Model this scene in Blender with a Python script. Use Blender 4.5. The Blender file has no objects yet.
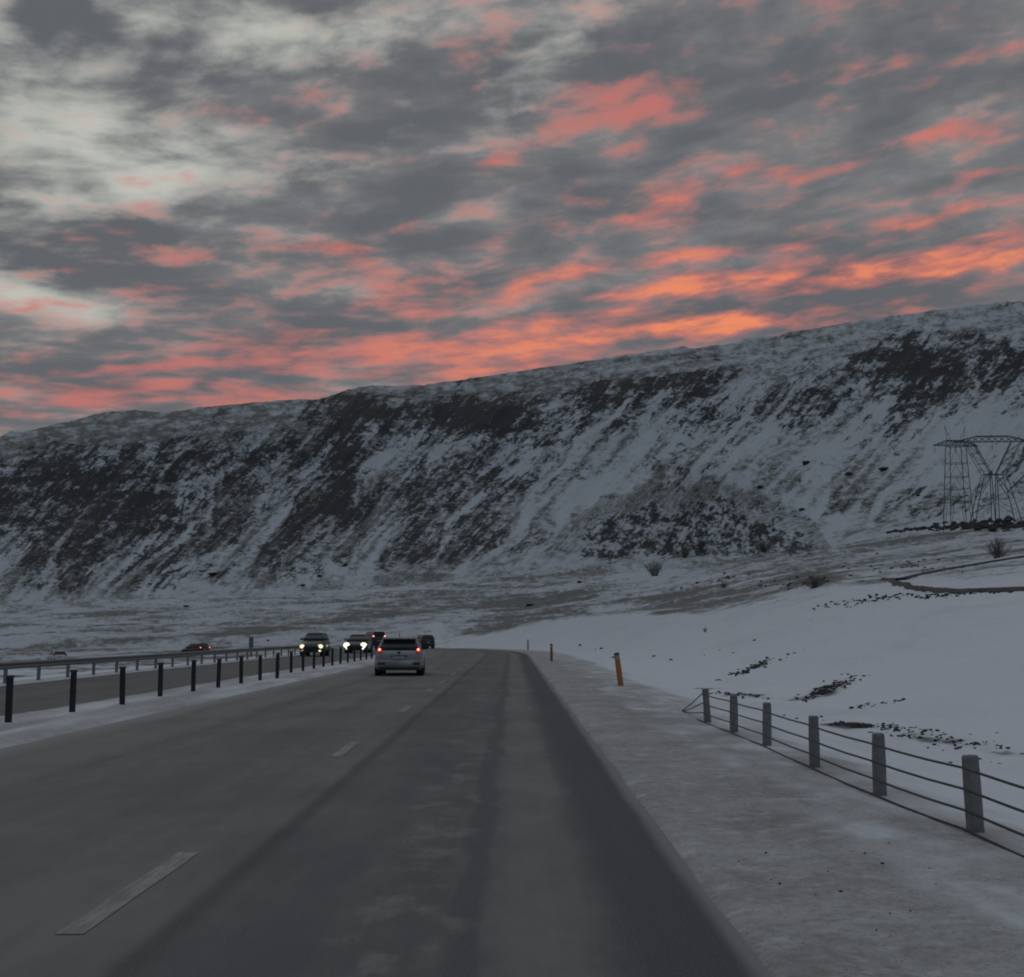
import bpy, bmesh, math, random
import numpy as np
from mathutils import Vector, Matrix
random.seed(7)
R = math.radians
S = bpy.context.scene
COL = S.collection

# ------------------------------------------------------------------ camera
F = 1250.0; HOR = 633.0; CH = 1.6
PITCH = math.atan((HOR - 488.5) / F)
cam_d = bpy.data.cameras.new('camera'); cam = bpy.data.objects.new('camera', cam_d); COL.objects.link(cam)
cam_d.sensor_fit = 'HORIZONTAL'; cam_d.sensor_width = 36.0; cam_d.lens = 36.0 * F / 1024.0
cam_d.clip_start = 0.1; cam_d.clip_end = 20000
cam.location = (0, 0, CH); cam.rotation_euler = (math.pi / 2 + PITCH, 0, 0)
S.camera = cam
S.render.engine = 'CYCLES'
S.view_settings.view_transform = 'Standard'; S.view_settings.look = 'None'
S.view_settings.exposure = 0.0; S.view_settings.gamma = 1.0
S.cycles.filter_width = 1.9
S.render.resolution_x = 1024; S.render.resolution_y = 977

SP, CP = math.sin(PITCH), math.cos(PITCH)
def pdir(px, py):
    a = px - 512.0; b = 488.5 - py
    return a, F * CP - b * SP, F * SP + b * CP
def gp(px, py, h=0.0):                      # point of the plane z = h seen at a pixel
    x, y, z = pdir(px, py); t = (h - CH) / z
    return x * t, y * t
def at(px, py, y):                          # point at depth y seen at a pixel
    a, b, c = pdir(px, py); t = y / b
    return a * t, y, CH + c * t
G = 1258.0
def pUE(px, py):                            # photo point -> azimuth column, elevation column units
    x, y, z = pdir(px, py)
    return 512 + G * x / y, G * z / math.hypot(x, y)
def proj(x, y, z):                          # world -> pixel (numpy)
    zz = z - CH
    d = y * CP + zz * SP; up = -y * SP + zz * CP
    return 512 + F * x / np.maximum(d, 1e-3), 488.5 - F * up / np.maximum(d, 1e-3)

# ------------------------------------------------------------------ world (dusk sky, clouds lit from beneath)
SUN_EL, SUN_ROT = R(3.0), R(16.0)
W = bpy.data.worlds.new('World'); S.world = W; W.use_nodes = True
nt = W.node_tree; nt.nodes.clear(); L = nt.links.new
def node(t, **k):
    n = nt.nodes.new(t)
    for a, b in k.items(): setattr(n, a, b)
    return n
def setin(n, i, v):
    if isinstance(v, bpy.types.NodeSocket): L(v, n.inputs[i])
    else: n.inputs[i].default_value = v
def M(op, a, b=0.0, c=0.0, clamp=False):
    n = node('ShaderNodeMath', operation=op, use_clamp=clamp)
    setin(n, 0, a); setin(n, 1, b); setin(n, 2, c)
    return n.outputs[0]
def mapr(v, a, b, lo=0.0, hi=1.0, smooth=True):
    n = node('ShaderNodeMapRange'); n.interpolation_type = 'SMOOTHSTEP' if smooth else 'LINEAR'
    setin(n, 0, v); setin(n, 1, a); setin(n, 2, b); setin(n, 3, lo); setin(n, 4, hi)
    return n.outputs[0]
def comb(x, y, z=0.0):
    n = node('ShaderNodeCombineXYZ'); setin(n, 0, x); setin(n, 1, y); setin(n, 2, z); return n.outputs[0]
def noise(vec, scale, detail=6.0, rough=0.55, dist=0.0):
    n = node('ShaderNodeTexNoise'); L(vec, n.inputs['Vector']); n.inputs['Scale'].default_value = scale
    n.inputs['Detail'].default_value = detail; n.inputs['Roughness'].default_value = rough; n.inputs['Distortion'].default_value = dist
    return n
def mixc(f, a, b):
    n = node('ShaderNodeMix', data_type='RGBA'); setin(n, 0, f); setin(n, 6, a); setin(n, 7, b); return n.outputs[2]
tc = node('ShaderNodeTexCoord'); sep = node('ShaderNodeSeparateXYZ'); L(tc.outputs['Generated'], sep.inputs[0])
X, Y, Z = sep.outputs
az = M('MULTIPLY', M('ARCTAN2', X, Y), G / 100)                 # units of 100 columns
el = M('MULTIPLY', M('ARCSINE', Z), G / 100)
elp = M('MAXIMUM', el, 0.0)
ae = comb(az, el)
def skp(px, py):
    x, y, z = pdir(px, py)
    return math.atan2(x, y) * G / 100, math.atan2(z, math.hypot(x, y)) * G / 100
# perspective-like compression towards the horizon, streaks climbing to the right
lg = M('LOGARITHM', M('ADD', elp, 1.0), math.e)
sx_ = M('ADD', az, M('MULTIPLY', el, 0.10))
sy_ = M('SUBTRACT', M('MULTIPLY', lg, 5.0), M('MULTIPLY', az, 0.085))
streak = comb(M('MULTIPLY', sx_, 0.36), sy_)
wn = noise(streak, 1.0, 4.0, 0.5)
wsep = node('ShaderNodeSeparateColor'); L(wn.outputs['Color'], wsep.inputs[0])
wx = M('SUBTRACT', wsep.outputs[0], 0.5); wy = M('SUBTRACT', wsep.outputs[1], 0.5)
# warped position used for the hand-placed cloud banks
vm = node('ShaderNodeVectorMath', operation='ADD'); L(ae, vm.inputs[0])
L(comb(M('MULTIPLY', wx, 2.2), M('MULTIPLY', wy, 1.1)), vm.inputs[1])
wpos = vm.outputs[0]
def banks(lst):
    tot = 0.0
    for (px, py, rx, ry, rot, amp) in lst:
        a, e = skp(px, py)
        mp = node('ShaderNodeMapping', vector_type='TEXTURE'); L(wpos, mp.inputs[0])
        mp.inputs[1].default_value = (a, e, 0); mp.inputs[2].default_value = (0, 0, R(rot)); mp.inputs[3].default_value = (rx / 100, ry / 100, 1)
        ln = node('ShaderNodeVectorMath', operation='LENGTH'); L(mp.outputs[0], ln.inputs[0])
        g = mapr(ln.outputs['Value'], 1.7, 0.0, 0.0, amp)
        tot = g if tot == 0.0 else M('ADD', tot, g)
    return tot
pink_l = [(488, 62, 48, 26, 20, .55), (630, 105, 85, 30, 8, .85), (585, 128, 50, 12, 12, .5), (495, 168, 55, 13, 16, .9), (615, 165, 34, 10, 0, .5), (300, 207, 34, 7, 0, .6),
          (150, 246, 95, 14, 0, .9), (300, 248, 48, 8, -5, .9), (385, 230, 14, 8, 50, .6), (465, 238, 50, 12, 0, .55), (980, 60, 50, 10, 10, .7),
          (930, 128, 95, 9, 2, .75), (770, 172, 110, 8, 11, .95), (640, 202, 110, 10, -4, .75), (960, 170, 95, 8, 6, .8), (890, 212, 60, 8, 5, .65),
          (860, 78, 90, 14, 12, .5), (420, 12, 120, 18, 0, .3), (130, 375, 70, 7, 3, .6), (420, 298, 50, 14, 5, .5),
          (900, 262, 220, 14, 4, 1.1), (640, 268, 150, 9, 4, .8), (800, 286, 180, 9, 3, .7), (700, 330, 260, 15, 4, .95), (480, 335, 210, 12, 6, .75), (330, 360, 160, 9, 6, .75), (620, 305, 120, 8, 2, .5), (640, 125, 60, 14, 5, .4),
          (560, 355, 220, 12, 5, .8), (540, 285, 70, 18, 6, .6), (230, 395, 160, 9, 3, .7), (110, 405, 130, 10, 0, .45), (520, 378, 120, 10, 5, .8)]
cream_l = [(50, 180, 130, 120, 20, .50), (30, 60, 110, 80, 0, .46), (300, 35, 170, 34, 8, .8), (170, 160, 130, 30, 10, .5), (560, 55, 90, 30, 35, .9), (15, 285, 50, 34, 0, .8),
           (380, 120, 40, 9, 35, .6), (90, 240, 90, 20, 0, .45), (990, 88, 30, 16, 0, .35), (880, 130, 40, 12, 0, .3), (360, 290, 40, 12, 0, .3),
           (180, 10, 120, 20, 0, .4), (140, 200, 60, 14, 25, .5), (300, 165, 40, 6, 10, .3)]
dark_l = [(100, 42, 70, 22, -5, .6), (230, 115, 140, 24, 4, .6), (430, 60, 120, 24, 10, .3), (40, 260, 70, 8, 0, .5), (110, 275, 120, 18, 0, .4), (420, 180, 130, 22, 0, .4),
          (730, 60, 150, 40, 8, .3), (830, 230, 160, 12, 5, .3), (40, 210, 60, 10, 0, .3)]
pinkb, creamb, darkb = M('MULTIPLY', banks(pink_l), 0.84), banks(cream_l), banks(dark_l)
n1 = noise(streak, 1.1, 7.0, 0.56, 0.4).outputs[0]
sv2 = comb(M('MULTIPLY', sx_, 0.80), M('MULTIPLY', sy_, 2.35), 3.3)
n2 = noise(sv2, 1.0, 6.0, 0.54, 0.3).outputs[0]
n3 = noise(comb(M('MULTIPLY', sx_, 1.7), M('MULTIPLY', sy_, 5.6), 8.0), 1.0, 5.0, 0.55, 0.2).outputs[0]
front = mapr(M('ABSOLUTE', az), 22.0, 10.0)                     # the glow sits round the road's direction
# grey cloud
gmix = M('ADD', M('MULTIPLY', M('SUBTRACT', n1, 0.5), 1.2), M('ADD', M('MULTIPLY', M('SUBTRACT', n2, 0.5), 1.9), M('MULTIPLY', M('SUBTRACT', n3, 0.5), 0.7)))
gmix = M('SUBTRACT', M('ADD', gmix, 0.5), M('MULTIPLY', darkb, 0.5))
gray = mixc(mapr(gmix, 0.1, 0.95), (0.118, 0.126, 0.140, 1), (0.215, 0.215, 0.222, 1))
# thin brighter gaps with pale evening sky: Nishita sky tinted by the high thin cloud
sky = node('ShaderNodeTexSky', sky_type='NISHITA'); sky.sun_disc = False; sky.sun_elevation = SUN_EL; sky.sun_rotation = SUN_ROT
skyc = node('ShaderNodeVectorMath', operation='MULTIPLY'); L(sky.outputs[0], skyc.inputs[0]); skyc.inputs[1].default_value = (0.02, 0.02, 0.02)
gap = node('ShaderNodeVectorMath', operation='ADD'); L(skyc.outputs[0], gap.inputs[0]); gap.inputs[1].default_value = (0.50, 0.51, 0.46)
cm = M('ADD', M('MULTIPLY', M('SUBTRACT', n1, 0.5), 1.7), M('ADD', M('MULTIPLY', M('SUBTRACT', n2, 0.5), 2.9), M('MULTIPLY', M('SUBTRACT', n3, 0.5), 1.5)))
cm = M('SUBTRACT', M('ADD', cm, creamb), M('MULTIPLY', darkb, 0.9))
cm = M('ADD', cm, mapr(az, -1.5, 3.0, 0.02, -0.26))
cfac = mapr(cm, -0.05, 1.7)
c1 = mixc(cfac, gray, gap.outputs[0])
# pink light on the undersides
lowband = mapr(el, 5.0, 2.2, 0.0, 0.36)
pm = M('ADD', M('MULTIPLY', M('SUBTRACT', n2, 0.5), 3.2), M('MULTIPLY', M('SUBTRACT', n3, 0.5), 3.4))
pm = M('ADD', pm, M('ADD', pinkb, M('MULTIPLY', lowband, front)))
pm = M('ADD', pm, M('MULTIPLY', mapr(az, 0.0, -3.5), mapr(el, 3.2, 4.8, 0.0, -0.28)))
pm = M('ADD', pm, -0.08)
pfac = M('MULTIPLY', mapr(pm, 0.0, 1.55), 0.92)
rightw = mapr(az, -3.5, 2.5, 0.0, 1.0)
of = M('MULTIPLY', M('MULTIPLY', mapr(pm, 0.7, 1.8), mapr(el, 5.2, 3.0)), rightw)
pinkc = mixc(of, (0.52, 0.170, 0.150, 1), (0.88, 0.27, 0.13, 1))
c2 = mixc(pfac, c1, pinkc)
# behind the camera the cloud is the dim blue-grey of the coming night
back = mapr(Y, 0.15, -0.35)
c3 = mixc(back, c2, mixc(n1, (0.085, 0.105, 0.135, 1), (0.13, 0.15, 0.18, 1)))
hi = mapr(el, 7.5, 11.5)
c3 = mixc(hi, c3, mixc(n1, (0.25, 0.285, 0.325, 1), (0.35, 0.385, 0.42, 1)))
below = mapr(Z, -0.02, -0.12)
c4 = mixc(below, c3, (0.05, 0.055, 0.06, 1))
bg = node('ShaderNodeBackground'); L(c4, bg.inputs[0]); bg.inputs[1].default_value = 1.0
out = node('ShaderNodeOutputWorld'); L(bg.outputs[0], out.inputs[0])
W.cycles.sampling_method = 'MANUAL'; W.cycles.sample_map_resolution = 1024

sd = bpy.data.lights.new('sun', 'SUN'); sun = bpy.data.objects.new('sun', sd); COL.objects.link(sun)
sd.energy = 0.06; sd.angle = R(25); sd.color = (1.0, 0.9, 0.85)
dv = Vector((math.sin(R(-30)) * math.cos(R(35)), math.cos(R(-30)) * math.cos(R(35)), math.sin(R(35))))
sun.rotation_euler = dv.to_track_quat('Z', 'Y').to_euler()

# ------------------------------------------------------------------ numpy noise
_rs = np.random.RandomState(11)
_perm = np.concatenate([_rs.permutation(512)] * 2)
_ga = _rs.rand(512) * 2 * np.pi; _gx, _gy = np.cos(_ga), np.sin(_ga)
def pn(x, y, seed=0):
    x = np.asarray(x, float) + seed * 17.37; y = np.asarray(y, float) + seed * 7.91
    xi = np.floor(x).astype(np.int64); yi = np.floor(y).astype(np.int64)
    xf, yf = x - xi, y - yi
    u = xf * xf * xf * (xf * (xf * 6 - 15) + 10); v = yf * yf * yf * (yf * (yf * 6 - 15) + 10)
    def g(ix, iy, dx, dy):
        h = _perm[_perm[ix & 511] + (iy & 511)]
        return _gx[h] * dx + _gy[h] * dy
    a = g(xi, yi, xf, yf); b = g(xi + 1, yi, xf - 1, yf); c = g(xi, yi + 1, xf, yf - 1); d = g(xi + 1, yi + 1, xf - 1, yf - 1)
    return 1.4 * ((a * (1 - u) + b * u) * (1 - v) + (c * (1 - u) + d * u) * v)
def fbm(x, y, o=5, seed=0, gain=.5):
    t = 0; a = 1.0; f = 1.0
    for i in range(o):
        t = t + a * pn(np.asarray(x) * f, np.asarray(y) * f, seed + i * 3); a *= gain; f *= 2.03
    return t
def ridged(x, y, o=5, seed=0, gain=.5):
    t = 0; a = 1.0; f = 1.0; n = 0
    for i in range(o):
        t = t + a * (1 - 2 * np.abs(pn(np.asarray(x) * f, np.asarray(y) * f, seed + i * 3))); n += a; a *= gain; f *= 2.03
    return t / n
def sst(a, b, x):
    t = np.clip((x - a) / (b - a), 0, 1); return t * t * (3 - 2 * t)
def gauss(U, V, lst):
    t = np.zeros_like(U)
    for (cx, cy, sx, sy, rot, amp) in lst:
        c, s = math.cos(R(rot)), math.sin(R(rot))
        dx, dy = U - cx, -(V - cy)
        a = (dx * c + dy * s) / sx; b = (-dx * s + dy * c) / sy
        t += amp * np.exp(-(a * a + b * b))
    return t

# ------------------------------------------------------------------ the road's line
BS, BR, BA = 90.0, 230.0, R(62)             # straight until BS, then an arc to the left
def road_pt(s, d):
    if s < BS: return d, s
    a = (s - BS) / BR
    if a < BA: return -BR + (BR + d) * math.cos(a), BS + (BR + d) * math.sin(a)
    r = s - BS - BR * BA
    x0, y0 = -BR + (BR + d) * math.cos(BA), BS + (BR + d) * math.sin(BA)
    return x0 - r * math.sin(BA), y0 + r * math.cos(BA)
def road_head(s): return min(max((s - BS) / BR, 0), BA)
def road_sd(x, y):
    a = np.arctan2(y - BS, x + BR)
    rr = np.hypot(x + BR, y - BS)
    s = np.where(y < BS, y, BS + BR * a); d = np.where(y < BS, x, rr - BR)
    ex, ey = -BR + BR * math.cos(BA), BS + BR * math.sin(BA)
    tx, ty = -math.sin(BA), math.cos(BA)
    r = (x - ex) * tx + (y - ey) * ty
    d2 = (x - ex) * ty - (y - ey) * tx
    past = (y >= BS) & (a > BA) & (x > -BR * 3)
    s = np.where(past, BS + BR * BA + r, s); d = np.where(past, d2, d)
    return s, d
def road_h(s): return -0.45 * sst(100, 190, np.asarray(s, float)) - 1.55 * sst(190, 330, np.asarray(s, float))

# ------------------------------------------------------------------ terrain
sky_px = [(-320, 492), (-160, 470), (0, 437), (30, 430), (70, 421), (100, 413), (135, 410), (165, 413), (210, 406), (270, 401), (325, 398.5), (348, 389), (370, 386), (400, 386), (440, 383), (480, 377),
          (540, 368), (600, 359), (640, 353), (684, 346), (692, 348.5), (736, 343), (746, 338), (765, 336), (775, 337), (790, 332), (850, 322), (900, 315), (960, 307), (1000, 302), (1024, 301), (1200, 290), (1400, 285)]
base_px = [(-320, 618), (0, 605), (150, 599), (300, 591), (450, 580), (560, 571), (650, 566), (740, 556), (830, 542), (900, 532), (1024, 520), (1200, 505), (1400, 500)]
sk = np.array([pUE(*p) for p in sky_px]); bs = np.array([pUE(*p) for p in base_px])
def Ec(U): return np.interp(U, sk[:, 0], sk[:, 1])
def Eb(U): return np.interp(U, bs[:, 0], bs[:, 1])
def rbf(U): return np.interp(U, [-400, 0, 512, 700, 1024, 1400], [1000, 900, 700, 600, 440, 380])
def rcf(U): return np.interp(U, [-400, 0, 512, 1024, 1400], [1650, 1500, 1250, 960, 850])
U1 = [-400, 0, 200, 370, 430, 512, 640, 830, 1024, 1400]
def r1f(U): return np.interp(U, U1, [170, 170, 180, 200, 215, 250, 245, 105, 70, 50])
def E1f(U): return np.interp(U, U1, [-32, -32, -22, -14, -8, 3, 20, 38, 42, 42])
SIDE = np.array([(-135.0, 118.0, 0), (-95.0, 134.0, 0)] + [gp(px, py, h) + (h,) for px, py, h in ((0, 665.5, -2.3), (100, 660.5, -1.9), (200, 656, -1.45), (300, 651.5, -1.0))] + [(-24.5, 186.0, -.75), (-13.0, 194.0, -.6)])
SIDE[0, 2], SIDE[1, 2] = -2.6, -2.5
def side_near(x, y):
    best = np.full(np.shape(x), 1e9); hh = np.zeros(np.shape(x))
    for i in range(len(SIDE) - 1):
        a, b = SIDE[i], SIDE[i + 1]
        dx, dy = b[0] - a[0], b[1] - a[1]; l2 = dx * dx + dy * dy
        t = np.clip(((x - a[0]) * dx + (y - a[1]) * dy) / l2, 0, 1)
        ds = np.hypot(x - a[0] - t * dx, y - a[1] - t * dy)
        m = ds < best
        best = np.where(m, ds, best); hh = np.where(m, a[2] + t * (b[2] - a[2]), hh)
    return best, hh
RP_X, RP_Y = np.array([0, .12, .3, .48, .6, .68, .76, .88, 1.0]), np.array([0, .10, .29, .54, .74, .83, .885, .95, 1.0])
_gx_t = np.linspace(0, 1, 201); _gy_t = np.interp(_gx_t, RP_X, RP_Y)
_k = np.ones(13) / 13; _pad = np.concatenate([_gy_t[0] - (_gx_t[1:7][::-1]) * .8, _gy_t, 1 + _gx_t[1:7] * .4]); _gy_t = np.convolve(_pad, _k, 'valid')
_gy_t = (_gy_t - _gy_t[0]) / (_gy_t[-1] - _gy_t[0])
def UR(x, y):
    r = np.hypot(x, y); a = np.arctan2(x, y)
    return 512 + G * np.tan(np.clip(a, -.75, .75)), r
def terrain(x, y, detail=True):
    x = np.asarray(x, float); y = np.asarray(y, float)
    U, r = UR(x, y)
    s, d = road_sd(x, y)
    hr = road_h(s)
    rb, rc, r1, E1 = rbf(U), rcf(U), r1f(U), E1f(U)
    eb, ec = Eb(U), Ec(U)
    # open ground from the bank crest to the mountain's foot
    tl = np.clip(np.log(np.maximum(r, 1) / r1) / np.log(rb / r1), 0, 1)
    E = E1 + (eb - E1) * (tl ** 1.0)
    # mountain
    rho = (r - rb) / (rc - rb)
    g = np.interp(np.clip(rho, 0, 1), _gx_t, _gy_t)
    Em = eb + (ec - eb) * g
    if detail:
        a = U - 0.9 * Em
        win = np.clip(rho * 7, 0, 1) * np.clip((1 - rho) * 9, 0, 1)
        gul = ridged(a / 62.0, Em / 240.0, 5, 3) * 10.0 + ridged(U / 24.0, Em / 34.0, 4, 9) * 2.0
        lay = np.abs(((Em + 6 * pn(U / 90.0, Em / 60.0, 5)) / 17.0) % 1.0 - .5) * 3.0 * sst(.42, .55, rho) * (1 - sst(.72, .85, rho))
        Em = Em + win * (gul * (0.45 + .55 * sst(0, .3, rho)) + lay)
        Em = Em + 1.1 * pn(U / 21.0, U * 0 + .5, 4) * np.clip((rho - .8) * 6, 0, 1) + .6 * pn(U / 6.0, U * 0 + .5, 6) * np.clip((rho - .8) * 6, 0, 1)
    hc = 1.6 + rc / G * ec
    hm = np.where(rho <= 1, 1.6 + r / G * Em, hc + (r - rc) * 0.03 + (1.6 + rc / G * Em - hc))
    # dark hillock at the foot
    bump = 84 * np.exp(-np.abs((U - 715) / 92.0) ** 2.3) * np.exp(-((r - rb - 75) / 55.0) ** 2)
    bump = bump + 26 * np.exp(-((U - 600) / 60.0) ** 2) * np.exp(-((r - rb - 60) / 60.0) ** 2)
    hm = hm + bump * r / G * (.85)
    hf = 1.6 + r / G * E + bump * r / G * .85
    h = np.where(rho > 0, hm, hf)
    if detail:
        q = sst(60, 200, r) * (1 - sst(.0, .08, rho))
        h = h + q * (1.2 * fbm(x / 60, y / 60, 4, 21) + .25 * fbm(x / 7, y / 7, 3, 22)) * sst(0, 1, r / 260)
        wnd = sst(20, 60, r) * (1 - sst(150, 260, r))
        h = h + wnd * .22 * fbm(x / 14, y / 14, 3, 25)
        bk = sst(5.5, 9, d) * (1 - sst(40, 60, d)) * sst(8, 20, r) * (1 - sst(200, 300, r))
        h = h + bk * (.28 * ridged(x / 9.0 + y / 30, y / 22.0 - x / 40, 3, 27) + .05 * fbm(x / 1.6, y / 3.2, 3, 29))
    # near the road
    wr = sst(6.5, 26, d); wl = sst(-19, -48, d)
    hn_r = hr - 0.32 * sst(3.6, 6.2, d)
    hn_l = hr - 0.5 * sst(-16.6, -22, d)
    hn = np.where(d > 0, hn_r, hn_l)
    w = np.where(d > 0, wr, wl)
    w = np.where((y < -50), np.maximum(w, sst(50, 120, -y)), w)
    h = hn * (1 - w) + h * w
    if detail:
        rough = (1 - .8 * np.exp(-((d - 3.6) / .45) ** 2)) * (sst(1.25, 2.2, d) * (1 - sst(30, 60, d)) + sst(-16.8, -18.5, d) * .8) * (r < 150)
        h = h + rough * (.032 * fbm(x / .9, y / 1.3, 5, 31, .55) + .05 * pn(x / 3.1, y / 5.0, 33) + .03 * sst(3.5, 7, d) * fbm(x / .5, y / .5, 3, 35))
        med = sst(-7.0, -7.5, d) * sst(-9.9, -9.3, d)
        h = h + med * (.07 + .03 * fbm(x / .8, y / 2.5, 3, 37)) + .06 * sst(-15.3, -15.9, d) * (1 - sst(-17, -19, d))
        edge = sst(1.12, 1.45, d) * (1 - sst(3.5, 5, d))
        h = h + edge * .035
    # sink under the asphalt
    so = .02 + .0022 * np.clip(s, 0, 250)
    on = (sst(1.3, 1.12, d) * sst(-7.25, -6.9, d)) + sst(-9.7, -9.95, d) * sst(-15.6, -15.3, d)
    h = h - so * np.clip(on, 0, 1)
    sn, sh = side_near(x, y)
    ws = 1 - sst(3.2, 12, sn)
    ws = ws * (1 - sst(-19.5, -16.0, d))
    h = h * (1 - ws) + (sh - .25 * (1 - sst(2.0, 3.3, sn))) * ws
    return h
def gz(x, y): return float(terrain(np.array([float(x)]), np.array([float(y)]))[0])
def hit(px, py, r0=5, r1=1600):              # where the sight line through a photo point meets the ground
    x, y, z = pdir(px, py); n = math.hypot(x, y)
    rr = np.exp(np.linspace(math.log(r0), math.log(r1), 6000))
    X_, Y_ = x / n * rr, y / n * rr
    hz = terrain(X_, Y_); ray = CH + z / n * rr
    k = np.argmax(ray < hz)
    return float(X_[k]), float(Y_[k]), float(hz[k])

# ------------------------------------------------------------------ materials
def mat(name):
    m = bpy.data.materials.new(name); m.use_nodes = True
    t = m.node_tree; b = t.nodes['Principled BSDF']; return m, t, b
def simple(name, col, rough=.6, metal=0.0, emit=None, es=0.0, vary=.12, scale=30.0, coat=0.0, bump=.0):
    m, t, b = mat(name)
    b.inputs['Roughness'].default_value = rough; b.inputs['Metallic'].default_value = metal
    if coat: b.inputs['Coat Weight'].default_value = coat
    tcn = t.nodes.new('ShaderNodeTexCoord'); n = t.nodes.new('ShaderNodeTexNoise')
    t.links.new(tcn.outputs['Object'], n.inputs['Vector']); n.inputs['Scale'].default_value = scale; n.inputs['Detail'].default_value = 5
    mx = t.nodes.new('ShaderNodeMix'); mx.data_type = 'RGBA'; t.links.new(n.outputs[0], mx.inputs[0])
    mx.inputs[6].default_value = tuple(c * (1 - vary) for c in col) + (1,); mx.inputs[7].default_value = tuple(min(1, c * (1 + vary)) for c in col) + (1,)
    t.links.new(mx.outputs[2], b.inputs['Base Color'])
    if bump:
        bp = t.nodes.new('ShaderNodeBump'); bp.inputs['Strength'].default_value = bump; t.links.new(n.outputs[0], bp.inputs['Height']); t.links.new(bp.outputs[0], b.inputs['Normal'])
    if emit:
        b.inputs['Emission Color'].default_value = emit + (1,); b.inputs['Emission Strength'].default_value = es
    return m

class NB:                                   # small node-building helper for materials
    def __init__(s, t): s.t = t
    def n(s, ty, **k):
        o = s.t.nodes.new(ty)
        for a, b in k.items(): setattr(o, a, b)
        return o
    def put(s, nd, i, v):
        if isinstance(v, bpy.types.NodeSocket): s.t.links.new(v, nd.inputs[i])
        else: nd.inputs[i].default_value = v
    def m(s, op, a, b=0.0, c=0.0, clamp=False):
        o = s.n('ShaderNodeMath', operation=op, use_clamp=clamp); s.put(o, 0, a); s.put(o, 1, b); s.put(o, 2, c); return o.outputs[0]
    def mr(s, v, a, b, lo=0.0, hi=1.0):
        o = s.n('ShaderNodeMapRange'); o.interpolation_type = 'SMOOTHSTEP'
        s.put(o, 0, v); s.put(o, 1, a); s.put(o, 2, b); s.put(o, 3, lo); s.put(o, 4, hi); return o.outputs[0]
    def mix(s, f, a, b):
        o = s.n('ShaderNodeMix', data_type='RGBA'); s.put(o, 0, f); s.put(o, 6, a); s.put(o, 7, b); return o.outputs[2]
    def no(s, vec, sc, det=6.0, ro=.55, dist=0.0, scale3=None):
        if scale3:
            mp = s.n('ShaderNodeMapping'); s.t.links.new(vec, mp.inputs[0]); mp.inputs[3].default_value = scale3; vec = mp.outputs[0]
        o = s.n('ShaderNodeTexNoise'); s.t.links.new(vec, o.inputs['Vector']); o.inputs['Scale'].default_value = sc
        o.inputs['Detail'].default_value = det; o.inputs['Roughness'].default_value = ro; o.inputs['Distortion'].default_value = dist
        return o.outputs[0]

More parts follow.
